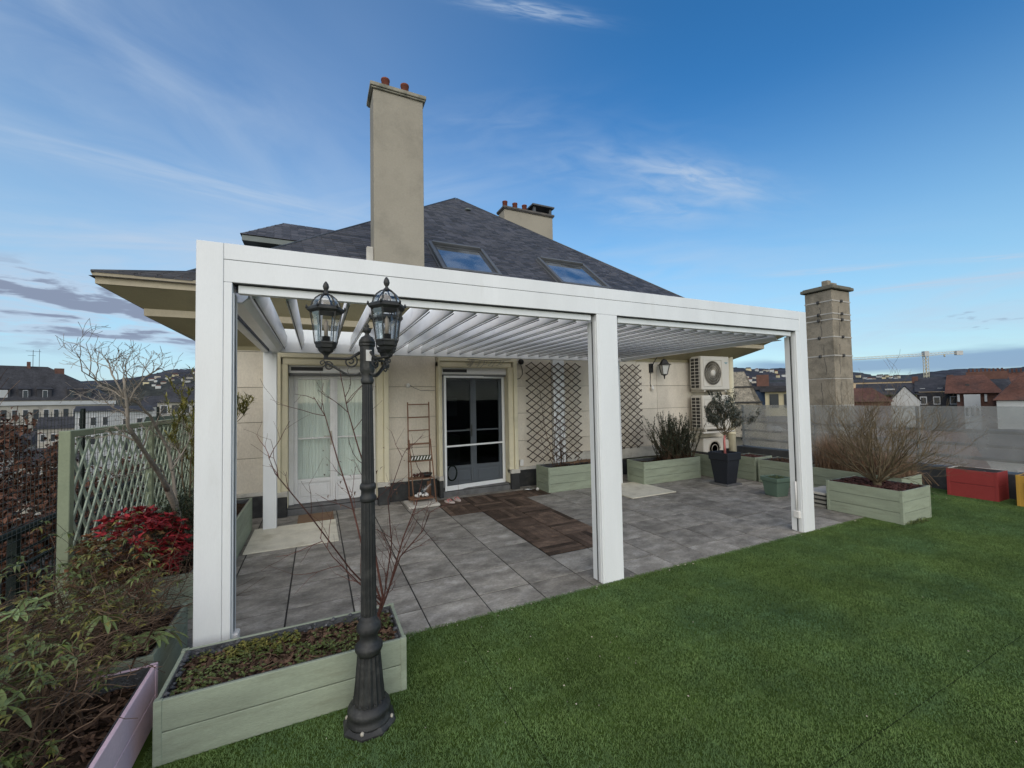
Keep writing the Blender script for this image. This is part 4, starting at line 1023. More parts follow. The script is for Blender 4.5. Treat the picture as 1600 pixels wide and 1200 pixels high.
wl = thing('wall_lantern', 'black iron wall lantern with frosted panes beside the right lattice', 'wall lamp', (7.08, 7.1, 2.36))
lx, ly = 7.185, 7.08
f = MB().box(6.93, 7.03, 7.262, 7.2985, 2.25, 2.46).tube([(6.98, 7.27, 2.36), (6.99, 7.18, 2.50), (7.06, 7.10, 2.66), (lx, ly, 2.68), (lx, ly, 2.60)], .010, 6)
f.lathe([(.02, 2.555), (.06, 2.53), (.115, 2.44), (.165, 2.425), (.165, 2.415)], (lx, ly, 0), 4, smooth=False, rot=.4)
for k in range(4):
    a = .4+k*math.pi/2; f.tube([(lx+.125*math.cos(a), ly+.125*math.sin(a), 2.42), (lx+.07*math.cos(a), ly+.07*math.sin(a), 2.20)], .008, 4)
f.lathe([(.072, 2.205), (.072, 2.19), (.02, 2.165), (.012, 2.10), (.001, 2.09)], (lx, ly, 0), 4, smooth=False, rot=.4)
f.tube([(lx-.05, ly, 2.70), (lx-.02, ly, 2.64), (lx, ly, 2.60), (lx+.02, ly, 2.64), (lx+.05, ly, 2.70)], .006, 4)
f.build('lantern_frame', BLACK, wl)
MB().lathe([(.115, 2.41), (.062, 2.205)], (lx, ly, 0), 4, smooth=False, rot=.4, cap=False).build('pane', mat('milky_glass', (.6, .6, .57), .3), wl)
MB().tube([(6.965, 7.285, 2.25), (6.955, 7.292, 2.0), (6.965, 7.290, 1.93)], .006, 4).build('cable', BLACK, wl)
MB().lathe([(.001, 0), (.03, .005), (.035, .05), (.02, .10), (.008, .115)], (6.985, 7.26, 1.84), 10).build('socket', WHITEP, wl)
sp_ = thing('black_spotlight', 'small black round spotlight with dangling cable right of the dark french door', 'spotlight', (3.60, 7.22, 2.40))
MB().lathe([(.001, 0), (.05, .0), (.055, .05), (.03, .09)], (0, 0, 0), 14, M=Matrix.Translation((3.58, 7.16, 2.41)) @ Matrix.Rotation(rad(-70), 4, 'X')).build('lamp_head', BLACK, sp_)
MB().tube([(3.60, 7.26, 2.40), (3.66, 7.29, 2.28), (3.66, 7.29, 2.18), (3.60, 7.292, 2.10), (3.53, 7.292, 2.09)], .006, 5).build('cable', BLACK, sp_)
se = thing('round_sensor', 'small white round sensor with thin cable on the wall above the ladder', 'sensor', (1.43, 7.29, 1.97))
MB().lathe([(.001, 0), (.038, .0), (.038, .025), (.015, .035)], (0, 0, 0), 14, M=Matrix.Translation((1.42, 7.2985, 1.97)) @ Matrix.Rotation(rad(90), 4, 'X')).build('housing', WHITEP, se)
MB().tube([(1.45, 7.285, 1.98), (1.53, 7.292, 1.93), (1.65, 7.292, 1.88), (1.90, 7.292, 1.88)], .005, 4).build('cable', GREYP, se)
so_ = qbox('outlet_box', 3.555, 3.63, 7.255, 7.2990, .40, .52, WHITEP, None, .006); tag(so_, 'small white outlet box low on the wall left of the lattice planter', 'outlet')

# expanding wall lattices
def lattice(label, x0, x1, z0, z1, y=7.20, cell=.205, grp='brown lattices on the wall'):
    t = thing('wall_lattice', label, 'lattice', ((x0+x1)/2, y, z0), 0, grp)
    W, Hh = x1-x0, z1-z0; sl = .72; sp = cell*1.0
    for sgn, yo in ((1, .0), (-1, .0095)):
        k = -Hh
        while k < W*sl+Hh:
            # line z = k + sl*x (x from 0..W)
            xa, xb = 0, W; za, zb = k, k+sl*W
            if za < 0: xa = -za/sl; za = 0
            if zb > Hh: xb = W-(zb-Hh)/sl; zb = Hh
            if xb-xa > .06:
                xa2, xb2 = (x0+xa-.012, x0+xb+.012) if sgn > 0 else (x1-xa+.012, x1-xb-.012)
                d = Vector((xb2-xa2, 0, zb-za)); L = d.length
                o = MB().box(-L/2, L/2, -.004, .004, -.0085, .0085).build('slat', LATT, t)
                place(o, ((xa2+xb2)/2, y+yo, z0+(za+zb)/2), t); o.rotation_euler = (0, -math.atan2(d.z, d.x), 0)
            k += sp*sl
    return t
lattice('wide brown diamond lattice fixed over the white pilaster', 3.70, 4.96, .46, 2.42)
lattice('narrow brown diamond lattice just right of the middle pergola post', 5.72, 6.60, .57, 2.42)

# ladder shelf with things on it
ls = thing('ladder_shelf', 'narrow copper-brown ladder shelf leaning by the wall between the french doors', 'ladder shelf', (1.56, 6.9, 0))
qz = .045
for x in (1.375, 1.735):
    MB().tube([(x, 7.02, qz), (x+.005, 7.10, 1.68)], .011, 6).build('rail', WOODL, ls); MB().tube([(x+.02, 6.72, qz), (x+.01, 7.04, 1.05)], .010, 6).build('leg', WOODL, ls)
for z in (1.64, 1.42, 1.20, .975): MB().tube([(1.375, 7.085, z), (1.737, 7.085, z)], .010, 6).build('rung', WOODL, ls)
for z, w in ((.975, .08), (.70, .16), (.42, .22), (.10, .26)): MB().box(1.365, 1.75, 7.09-w, 7.09, z-.012, z).build('shelf_board', WOODL, ls, .002)
o = qbox('stone_base', 1.29, 1.79, 6.60, 7.08, .004, .044, LEDGE, None, .008); tag(o, 'pale stone slab under the ladder shelf', 'slab')
sh = thing('shelf_sign', 'small green and white patterned strip standing on the middle ladder shelf', 'decoration', (1.55, 7.0, .70))
m = MB()
for k in range(7): x = 1.40+k*.05; m.add([(x, 6.97, .715), (x+.02, 6.97, .715), (x+.045, 6.97, .775), (x+.025, 6.97, .775)], [(0, 1, 2, 3)])
m.build('white_pattern', WHITEP, sh); MB().box(1.38, 1.75, 6.975, 6.985, .705, .785).build('strip', L_DARK, sh)
rr = random.Random(31)
bk = thing('bowl_of_cones', 'dark bowl with a heap of brown cones on the ladder shelf', 'bowl', (1.6, 7.0, .43))
MB().lathe([(.03, 0), (.08, .02), (.10, .06), (.092, .06), (.07, .03)], (1.66, 6.98, .424), 16).build('bowl', BLACK, bk)
m = MB()
for k in range(26): m.lathe([(0.002, 0), (.018, .012), (.014, .03), (.002, .042)], (1.40+rr.random()*.3, 6.92+rr.random()*.12, .42+rr.random()*.04), 6)
m.build('cones', BARKC, bk)
jb = thing('jar_of_oddments', 'glass and shell oddments piled on the lowest shelf of the ladder', 'ornaments', (1.6, 6.95, .1))
m = MB()
for k in range(12): r = rr.uniform(.02, .04); m.lathe([(.002, 0), (r, r*.7), (r*.7, r*1.5), (.002, r*1.7)], (1.43+rr.random()*.22, 6.87+rr.random()*.12, .102+rr.random()*.03), 7)
m.build('shells', WHITEP, jb)
MB().lathe([(.05, 0), (.06, .10), (.03, .19), (.03, .22)], (0, 0, 0), 12, M=Matrix.Translation((1.56, 6.96, .16)) @ Matrix.Rotation(rad(50), 4, 'Y')).build('bottle', GLT, jb)
MB().tube([(1.68, 6.98, .12), (1.70, 7.0, .34)], .03, 8).build('vase', WOODL, jb)
# flip-flops
for k, (x, y, a) in enumerate(((1.98, 6.72, .5), (2.13, 6.80, .2))):
    f = thing('sandal', ['left pale flip-flop lying on the deck tiles by the door', 'right pale flip-flop lying on the deck tiles by the door'][k], 'sandal', (x, y, .01), 0, 'flip-flops on the deck tiles')
    M = Matrix.Translation((x, y, .011)) @ Matrix.Rotation(a, 4, 'Z')
    out = [(.045*(1+.15*math.sin(t*1))*math.cos(t), .115*math.sin(t)) for t in [2*math.pi*i/18 for i in range(18)]]
    mm = MB(); vs = [M @ Vector((p[0], p[1], z)) for z in (0, .02) for p in out]; n = 18
    mm.add(vs, [tuple(range(n-1, -1, -1)), tuple(range(n, 2*n))]+[(i, (i+1) % n, (i+1) % n+n, i+n) for i in range(n)]); mm.build('sole', mat('sandal', (.52, .45, .42), .8), f)
    MB().tube([M @ Vector(v) for v in ((-.04, -.02, .02), (-.02, .03, .05), (0, .07, .025), (.02, .03, .05), (.04, -.02, .02))], .006, 5).build('strap', PINKR, f)
bt = thing('plastic_bottle', 'crushed clear bottle lying at the corner of the lattice planter', 'bottle', (3.5, 6.85, .03))
MB().lathe([(.025, 0), (.035, .04), (.033, .15), (.012, .2), (.012, .22)], (0, 0, 0), 10, M=Matrix.Translation((3.42, 6.85, .035)) @ Matrix.Rotation(rad(90), 4, 'Y')).build('body', GLT, bt)
MB().lathe([(.002, 0), (.03, .015), (.03, .045), (.002, .06)], (3.68, 6.80, .002), 10).build('cap', WHITEP, bt)

# ------------------------------------------------------------ vegetation
def rvec(rr): 
    v = Vector((rr.gauss(0, 1), rr.gauss(0, 1), rr.gauss(0, 1))); return v.normalized()
def grow(m, rr, p, d, L, r, lvl, up=.15, wob=.22, kids=3, spread=.8, shrink=.62, seg=5, tips=None, rmin=.0012, droop=0, kstart=.35, clampf=None):
    pts = [Vector(p)]; rs_ = [r]; d = Vector(d).normalized()
    for i in range(seg):
        d = (d + rvec(rr)*wob + Vector((0, 0, up-droop*i/seg))).normalized()
        q = pts[-1] + d*(L/seg)
        if clampf: q = clampf(q)
        pts.append(q); rs_.append(max(rmin, r*(1-.55*(i+1)/seg)))
    m.tube(pts, rs_, 5 if r > .006 else 3, cap=False)
    if tips is not None and lvl <= 1: tips.append((pts[-1], d.copy())); tips.append((pts[-2], d.copy()))
    if lvl > 0:
        for k in range(kids):
            i = min(seg, max(1, int((kstart+(1-kstart)*(k+rr.random())/kids)*seg+.5)))
            ax = d.cross(rvec(rr)).normalized(); nd = (pts[i]-pts[i-1]).normalized()
            nd = (nd + ax*spread*rr.uniform(.6, 1.3)).normalized()
            grow(m, rr, pts[i], nd, L*shrink*rr.uniform(.7, 1.15), rs_[i]*.72, lvl-1, up, wob, kids, spread, shrink, max(3, seg-1), tips, rmin, droop, kstart, clampf)
def leaf(m, p, d, L, w, rr, curl=.25, tint=None, fold=.15):
    d = Vector(d).normalized(); s = d.cross(Vector((0, 0, 1))); s = s.normalized() if s.length > .1 else Vector((1, 0, 0))
    s = (s + rvec(rr)*.35).normalized(); n = s.cross(d).normalized()
    p = Vector(p)
    a = p + d*L*.45 + n*L*.06; e = p + d*L - n*L*curl
    m.add([p, a+s*w+n*w*fold, e, a-s*w+n*w*fold, a], [(0, 1, 4), (1, 2, 4), (2, 3, 4), (3, 0, 4)], tint)

# bare grey tree in the left planter
tree = thing('bare_tree', 'bare grey-barked small tree with knobbly twigs in the planter by the trellis', 'tree', (-1.2, 4.6, .3))
m = MB(); rr = random.Random(14)
T = lambda x, y, X: Vector(pxX(x, y, X))
def pxX(x, y, X):
    d = dirof(x, y); t = X/d.x; return (X, d.y*t, H+d.z*t)
def limb(path, r0, r1, tips, X0=-1.15, X1=-1.15, kids=9, L=.34, lvl=2, up=.02):
    pts = []; L *= .72; r0 *= .78; r1 *= .8
    for i, (x, y) in enumerate(path):
        t = i/(len(path)-1); v = Vector(pxX(x, y, X0+(X1-X0)*t)); pts.append(v)
    rs_ = [r0+(r1-r0)*i/(len(pts)-1) for i in range(len(pts))]
    # smooth resample
    P2 = []; R2 = []
    for i in range(len(pts)-1):
        for k in range(3):
            t = k/3; P2.append(pts[i].lerp(pts[i+1], t)+rvec(rr)*r0*.12); R2.append((rs_[i]*(1-t)+rs_[i+1]*t)*(1+.12*math.sin(len(P2)*1.7)))
    P2.append(pts[-1]); R2.append(rs_[-1]); m.tube(P2, R2, 7)
    for k in range(kids):
        i = int(len(P2)*(.35+.65*(k+.5)/kids)); i = min(i, len(P2)-1)
        d = (P2[i]-P2[i-1]).normalized(); ax = d.cross(rvec(rr)).normalized()
        grow(m, rr, P2[i], (d+ax*rr.uniform(.5, 1.1)).normalized(), L*rr.uniform(.6, 1.2), max(.004, R2[i]*.5), lvl, up, .34, 3, 1.0, .66, 5, tips, .0014)
limb([(272, 925), (284, 870), (286, 830), (272, 790), (262, 760)], .046, .030, None, -1.12, -1.15, 0)
limb([(262, 765), (245, 735), (222, 700), (200, 665), (197, 625), (193, 590)], .026, .009, None, -1.15, -1.2, 8, .30)
limb([(283, 820), (276, 790), (270, 740), (262, 700), (235, 650), (215, 630), (180, 612)], .026, .007, None, -1.10, -1.35, 9, .30)
limb([(196, 640), (210, 610), (226, 590), (250, 575)], .010, .005, None, -1.2, -1.05, 7, .24)
limb([(196, 622), (175, 585), (168, 560)], .009, .004, None, -1.2, -1.35, 6, .22)
limb([(238, 655), (215, 628), (160, 600), (128, 580)], .009, .004, None, -1.35, -1.5, 8, .28)
limb([(268, 735), (290, 700), (300, 680)], .010, .004, None, -1.12, -1.0, 5, .25)
limb([(280, 800), (250, 725), (200, 742), (170, 748)], .008, .003, None, -1.12, -1.3, 3, .18, 1)
m.build('trunk', BARKG, tree)

# red shrub: whorls of glossy red leaves over rusty ones
shb = thing('red_shrub', 'bushy shrub of crimson and rust coloured leaves in front of the trellis', 'shrub', (-1.3, 4.45, .3))
m1 = MB(); m2 = MB(); ms_ = MB(); rr = random.Random(18)
for k in range(820):
    u = rvec(rr); 
    if u.z < -.35: continue
    c = Vector((-1.34, 4.34, .50)) + Vector((u.x*.32, u.y*.55, u.z*.34))*rr.uniform(.72, 1.05)
    red = (u.x*.55 + u.y*.55 + rr.uniform(-.4, .45) + (.35 if c.z < .45 else 0) + (.5 if u.z > .75 else 0)) > .12
    mm = m1 if red else m2
    for j in range(6):
        a = 6.28*j/6+rr.random(); t = (u*rr.uniform(.5, .9)+Vector((math.cos(a), math.sin(a), 0))*.8+Vector((0, 0, .1))).normalized()
        leaf(mm, c, t, rr.uniform(.045, .085) if red else rr.uniform(.03, .06), rr.uniform(.010, .018), rr)
for k in range(50):
    u = rvec(rr); u.z = abs(u.z); ms_.tube([(-1.33, 4.38, .28), Vector((-1.34, 4.34, .50))+Vector((u.x*.28, u.y*.5, u.z*.3))], .003, 3, cap=False)
m1.build('red_leaves', L_RED, shb, kind='stuff'); m2.build('rust_leaves', L_RUST, shb, kind='stuff'); ms_.build('stems', BARKR, shb)

# tangle of rhododendron over the near left planters
rho = thing('rhododendron', 'straggly rhododendron with twiggy stems and drooping pale green leaf whorls at the lower left', 'shrub', (-1.25, 2.6, .25))
m = MB(); tips = []; rr = random.Random(25)
for k in range(54):
    x, y = rr.uniform(-1.55, -.92), rr.uniform(1.75, 3.6)
    hh = rr.uniform(.28, .55)
    if y < 2.2: hh *= .75
    grow(m, rr, (x, y, .18), (rr.uniform(-.5, .45), rr.uniform(-.25, .6), 1), hh, rr.uniform(.004, .009), 2, .02, .28, 3, .9, .66, 5, tips, .0012, .12)
m.build('stems', BARKB, rho)
m = MB()      # flat brown twig mat lying over the top
for k in range(2600):
    x, y = rr.gauss(-1.25, .25), rr.gauss(3.0, .46); z = rr.gauss(.50, .07)
    if x > -.80: continue
    a = rr.gauss(.75, .9); L = rr.uniform(.05, .20); d = Vector((math.cos(a), math.sin(a), rr.gauss(0, .25))); q = Vector((x, y, z)); pp_ = [q]
    for i in range(4): d = (d+rvec(rr)*.35).normalized(); pp_.append(pp_[-1]+d*L/4)
    m.tube(pp_, rr.uniform(.0009, .0020), 3, cap=False)
m.build('twig_mat', BARKP, rho, kind='stuff')
m = MB(); m3 = MB()
for (p_, d_) in tips:
    if rr.random() < .60 and p_.z > .30 and p_.x < -.84:
        mm = m if rr.random() < .7 else m3
        for j in range(rr.randint(4, 8)):
            a = rr.uniform(0, 6.28); t = Vector((math.cos(a), math.sin(a), rr.uniform(-.45, .35)))
            leaf(mm, p_, t, rr.uniform(.03, .06), rr.uniform(.004, .008), rr, .3)
for k in range(260):
    p_ = Vector((rr.gauss(-1.3, .25), rr.gauss(3.0, .4), rr.gauss(.55, .06))); a = rr.uniform(0, 6.28)
    if p_.x < -.82:
        for j in range(4): leaf(m3, p_, (math.cos(a+j*.5), math.sin(a+j*.5), rr.uniform(-.2, .4)), rr.uniform(.03, .07), .006, rr, .2)
m.build('foliage', L_GREEN, rho, kind='stuff'); m3.build('yellow_foliage', L_YEL, rho, kind='stuff')
# the big nearby leaves are pieces of their own
lm = MB(); n = 7; vs = []; fs = []
for i in range(n+1):
    t = i/n; w = .115*math.sin(math.pi*min(1, t*.93+.03))**.8; z = -.22*t*t
    vs += [(t, -w, z+.05*w*6), (t, 0, z), (t, w, z+.05*w*6)]
for i in range(n): fs += [(3*i, 3*i+3, 3*i+4, 3*i+1), (3*i+1, 3*i+4, 3*i+5, 3*i+2)]
lm.add(vs, fs, .5, True); lf0 = lm.build('leaf', L_LIGHT, rho); lf_m = lf0.data
for v in lf_m.vertices: pass
first = [lf0]
def big_leaf(p, d, L, mt=None):
    d = Vector(d).normalized(); q = d.to_track_quat('X', 'Z'); off = Vector(((min(v.co.x for v in lf_m.vertices)), 0, 0))
    o = first.pop() if first else lf0.copy()
    if o is not lf0: col.objects.link(o)
    o.rotation_mode = 'QUATERNION'; o.rotation_quaternion = q @ Euler((rr.uniform(-.5, .5), 0, 0)).to_quaternion(); o.scale = (L, L, L)
    place(o, Vector(p) + (q @ Vector((.5*L, 0, 0))), rho)
whorls = [(pxX(160, 965, -1.02), 8, .135, -.5), (pxX(240, 990, -.88), 10, .14, -.25), (pxX(218, 995, -.92), 8, .13, -.3), (pxX(185, 990, -1.0), 5, .12, -.8), (pxX(120, 1040, -1.1), 4, .07, -.6), (pxX(265, 990, -.84), 8, .125, -.4),
          (pxX(20, 1040, -1.25), 8, .14, .1), (pxX(0, 1080, -1.15), 8, .15, 0), (pxX(50, 1000, -1.3), 8, .12, .2), (pxX(30, 960, -1.4), 8, .11, .3), (pxX(60, 940, -1.4), 7, .10, .2), (pxX(5, 1110, -1.05), 6, .15, -.2), (pxX(40, 1060, -1.25), 7, .12, -.1), (pxX(10, 1000, -1.4), 8, .12, .3), (pxX(70, 990, -1.3), 7, .10, 0)]
for (p_, nl, L, dz_) in whorls:
    a0 = rr.uniform(0, 6)
    for j in range(nl):
        a = a0+6.283*j/nl+rr.uniform(-.25, .25); big_leaf(p_, (math.cos(a), math.sin(a), dz_+rr.uniform(-.35, .2)), L*rr.uniform(.75, 1.1))
m = MB()
for (x, y) in ((150, 1075), (120, 1090), (180, 1060), (70, 1110), (95, 1100), (55, 1130)):
    b = Vector(pxX(x-20, y+30, -1.12)); b.z = .18
    m.tube([b, b+Vector((.02, .02, .12)), b+Vector((.03+rr.uniform(-.03, .03), .05, .28)), b+Vector((.07, .1, .42))], [.009, .008, .007, .005], 6)
m.build('cut_stems', BARKP, rho)

# bare young tree in the front planter (stems fan out behind the lamp post)
yt = thing('bare_sapling', 'leafless young shrub with long reddish stems in the planter behind the lamp post', 'shrub', (.36, 2.80, .25))
m = MB(); rr = random.Random(33); base = Vector((.355, 2.80, .22))
def pz2(x, y, Y):
    d = dirof(x, y); t = Y/d.y; return Vector((d.x*t, Y, H+d.z*t))
stems = [([(596, 940), (570, 870), (548, 780), (528, 720), (508, 650), (490, 620)], .008, .002), ([(598, 930), (585, 860), (580, 760), (560, 700), (543, 640), (530, 575)], .009, .002),
         ([(604, 930), (625, 870), (660, 830), (672, 800)], .007, .002), ([(606, 925), (630, 840), (650, 790), (662, 740)], .007, .002),
         ([(594, 945), (560, 910), (520, 870), (500, 840)], .006, .0015), ([(596, 940), (548, 890), (480, 800), (430, 740), (420, 715)], .007, .0018), ([(600, 935), (612, 850), (606, 780), (628, 715), (636, 700)], .006, .0015)]
m.tube([base-Vector((0, 0, .04)), base+Vector((-.005, 0, .08)), base+Vector((-.01, .01, .14))], [.020, .017, .013], 7)
for pts, r0, r1 in stems:
    Ys = 2.80; P2 = [base+Vector((-.01, .01, .10))]
    dy = rr.uniform(-.25, .30)
    for i, (x, y) in enumerate(pts): P2.append(pz2(x, y, Ys+dy*(i+1)/len(pts)))
    rs_ = [r0+(r1-r0)*i/(len(P2)-1) for i in range(len(P2))]; m.tube(P2, rs_, 5, cap=False)
    for k in range(9):
        i = rr.randint(1, len(P2)-2); q = P2[i].lerp(P2[i+1], rr.random()); d = (P2[i+1]-P2[i]).normalized(); ax = d.cross(rvec(rr)).normalized()
        grow(m, rr, q, d+ax*rr.uniform(.7, 1.3), rr.uniform(.10, .28), .0028, 1, .05, .22, 2, .9, .6, 4, None, .0008)
m.build('stems', BARKR, yt)
m = MB()
for k in range(34):
    q = pz2(rr.uniform(500, 640), rr.uniform(700, 800), 2.9); leaf(m, q, rvec(rr), .03, .006, rr, .4)
m.build('withered_leaves', L_DRYD, yt)
def weeds(parent, x0, x1, y0, y1, z, n, mt, rr, name='weeds', s=(.008, .022)):
    m = MB()
    for k in range(n):
        gx_, gy_ = rr.uniform(x0, x1), rr.uniform(y0, y1)
        if math.sin(gx_*9+1)*math.cos(gy_*14) < -.1 and rr.random() < .75: continue
        c = Vector((gx_, gy_, z+rr.uniform(0, .03)))
        for j in range(4): leaf(m, c, (rr.gauss(0, 1), rr.gauss(0, 1), .5), rr.uniform(*s), rr.uniform(.003, .008), rr)
    return m.build(name, mt, parent, kind='stuff')
rw = random.Random(44)
weeds(PA, -.66, .43, 2.59, 2.98, .252, 1300, L_GREEN, rw); weeds(PA, -.6, -.1, 2.85, 2.98, .26, 250, L_YEL, rw)
weeds(ps_, 6.88, 7.10, 4.38, 4.60, .275, 120, L_GREEN, rw, s=(.02, .06)); weeds(PQ3, 7.85, 8.3, 4.5, 5.25, .40, 300, L_DRYD, rw, s=(.02, .08))
m = MB()
for k in range(8):
    a = rw.uniform(0, 6.28); r = rw.uniform(.03, .09); c = (rw.uniform(-.5, .2), rw.uniform(2.66, 2.9), .262)
    m.tube([(c[0]+r*math.cos(a+t), c[1]+r*.7*math.sin(a+t), c[2]+.02*math.sin(t)) for t in [i*.35 for i in range(9)]], .0028, 4, cap=False)
m.build('dry_vines', BARKP, PA)
w_ = thing('weed_tuft', 'tuft of weeds growing out along the foot of the shrub planter', 'weeds', (6.8, 2.68, 0))
weeds(w_, 6.78, 7.3, 2.66, 2.71, .004, 70, L_GREEN, rw, s=(.02, .05))

# evergreen with narrow leaves behind the left pergola post
ev = thing('narrow_leaf_evergreen', 'tall evergreen with narrow yellow-green leaves seen either side of the left pergola post', 'shrub', (-1.2, 5.5, .4))
m = MB(); tips = []; rr = random.Random(52)
for k in range(11):
    x, y = rr.uniform(-1.35, -1.05), rr.uniform(5.2, 6.2)
    grow(m, rr, (x, y, .3), (rr.uniform(-.1, .1), rr.uniform(-.05, .15), 1), rr.uniform(.75, 1.1), .012, 2, .22, .16, 3, .55, .5, 6, tips, .002, 0, .55)
m.tube([(-1.1, 6.2, .35), (-1.08, 6.3, .9), (-1.02, 6.45, 1.3), (-.98, 6.5, 1.55)], [.014, .012, .010, .006], 6)
for d_ in ((.1, .3, .2), (.25, .1, .3), (.0, -.2, .3), (.3, .3, .1)): grow(m, rr, (-.99, 6.48, 1.45), Vector(d_), .30, .005, 1, .3, .15, 3, .6, .6, 4, tips, .002)
m.build('stems', BARKO, ev)
m = MB()
for (p_, d_) in tips:
    for j in range(9):
        t = (d_*.8+rvec(rr)*.8+Vector((0, 0, .2))).normalized(); leaf(m, p_-d_*rr.uniform(0, .10), t, rr.uniform(.06, .11), rr.uniform(.006, .010), rr, .12)
m.build('foliage', L_YEL, ev, kind='stuff')
dk = thing('dark_evergreen', 'low dark green conifer bush filling the gap beside the left pergola post', 'shrub', (-1.1, 4.8, .3))
m = MB()
for k in range(2600):
    u = rvec(rr); c = Vector((-1.15, 4.85, .55))+Vector((u.x*.24, u.y*.42, u.z*.36))*rr.uniform(.5, 1.05)
    if c.z < .3: continue
    for j in range(3): leaf(m, c, (u+rvec(rr)*.7), rr.uniform(.02, .05), .005, rr)
m.build('foliage', L_DARK, dk, kind='stuff')

# bare climber in the lattice planter
cl = thing('bare_climber', 'bare brown climbing stems rising against the wide lattice', 'climber', (4.0, 6.75, .4))
m = MB(); rr = random.Random(61)
for (dx, L) in ((-.12, 1.5), (-.05, 1.2), (.02, .7), (.08, .9), (.16, 1.0), (-.2, .6), (.05, .5), (-.08, .5), (.12, .5)):
    grow(m, rr, (4.12+dx*.5, 6.74, .38), (dx*1.6, .12, 1), L, .007, 1, .18, .13, 4, .5, .35, 7, None, .0015)
m.build('stems', BARKB, cl)
m = MB()
for k in range(260): leaf(m, (4.12+rr.gauss(0, .16), 6.72+rr.gauss(0, .06), .42+abs(rr.gauss(0, .22))), rvec(rr), .03, .008, rr)
m.build('dead_leaves', L_DRYD, cl, kind='stuff')
m = MB()
for k in range(30): a = rr.uniform(4.3, 5.0); m.tube([(a, 6.6+rr.random()*.3, .455), (a+.25, 6.6+rr.random()*.3, .475+rr.random()*.03)], .008, 4)
m.build('cut_canes', BARKP, cl)

# rosemary
ro_ = thing('rosemary_bush', 'large dark green rosemary bush in the planter by the wall', 'shrub', (6.9, 6.4, .4))
m = MB(); lv = MB(); rr = random.Random(71)
for k in range(210):
    b = Vector((rr.uniform(6.35, 7.12), rr.uniform(6.25, 6.58), .38)); d = Vector((rr.gauss(-.02, .30), rr.gauss(-.04, .22), 1)).normalized(); L = rr.uniform(.40, 1.02)
    pts = [b]; 
    for i in range(6): d = (d+rvec(rr)*.13+Vector((0, 0, .05))).normalized(); pts.append(pts[-1]+d*L/6)
    m.tube(pts, [.005, .005, .004, .004, .003, .002, .001], 3, cap=False)
    for i in range(1, 6):
        for j in range(24):
            q = pts[i].lerp(pts[i+1], rr.random()); leaf(lv, q, (pts[i+1]-pts[i]).normalized()*.7+rvec(rr)*.8, rr.uniform(.030, .050), .0060, rr, .1)
m.tube([(6.6, 6.3, .42), (6.3, 6.2, .62), (6.05, 6.2, .82)], [.012, .010, .004], 5); m.tube([(6.3, 6.2, .62), (6.15, 6.15, .63), (6.02, 6.1, .74)], [.007, .006, .003], 5)
m.build('stems', BARKB, ro_); lv.build('foliage', L_ROSE, ro_, kind='stuff')
# olive in the charcoal pot
ol = thing('olive_tree', 'small olive tree with grey-green crown and pink ribbon in the charcoal pot', 'tree', (7.06, 5.5, .57))
m = MB(); tips = []; rr = random.Random(81)
m.tube([(7.06, 5.5, .5), (7.05, 5.5, .8), (7.07, 5.49, 1.0)], [.018, .016, .014], 7)
for k in range(11):
    a = k*.6; grow(m, rr, (7.07, 5.49, rr.uniform(.88, 1.02)), (math.cos(a)*.9, math.sin(a)*.9, .55), rr.uniform(.32, .52), .008, 2, .14, .22, 3, .7, .6, 5, tips, .0015)
for k in range(4): grow(m, rr, (7.07, 5.49, 1.0), (rr.uniform(-.25, .3), rr.uniform(-.2, .2), 1), .5, .007, 2, .2, .15, 3, .6, .55, 5, tips, .0015)
m.build('trunk', BARKO, ol)
lv = MB()
for (p_, d_) in tips:
    for j in range(15): leaf(lv, p_-d_*rr.uniform(-.02, .10)+rvec(rr)*.03, d_*.5+rvec(rr), rr.uniform(.035, .06), .0085, rr, .1)
lv.build('foliage', L_OLIVE, ol, kind='stuff')
MB().tube([(7.035, 5.47, .55), (7.03, 5.475, .82), (7.05, 5.48, .93)], [.022, .020, .018], 6).build('ribbon', PINKR, ol)
# big bare spreading shrub on the turf
bs = thing('bare_spreading_shrub', 'big leafless shrub with fanned arching branches in the planter on the turf', 'shrub', (7.05, 3.12, .4))
m = MB(); rr = random.Random(96); c0 = Vector((7.03, 3.10, .40))
m.tube([c0-Vector((0, 0, .05)), c0+Vector((0, 0, .10))], [.055, .048], 8)
for k in range(26):
    a = 6.283*k/26+rr.uniform(-.12, .12); el_ = rr.uniform(.42, 1.35)
    d = Vector((math.cos(a)*math.cos(el_), math.sin(a)*math.cos(el_), math.sin(el_)))
    L = rr.uniform(.75, 1.12)*(1.0 if el_ < .8 else .85)
    grow(m, rr, c0+Vector((math.cos(a)*.03, math.sin(a)*.03, .06)), d, L*.92, rr.uniform(.007, .014), 3, .08, .24, 4, .62, .60, 6, None, .0013, 0, .22)
m.build('branches', BARKO, bs)
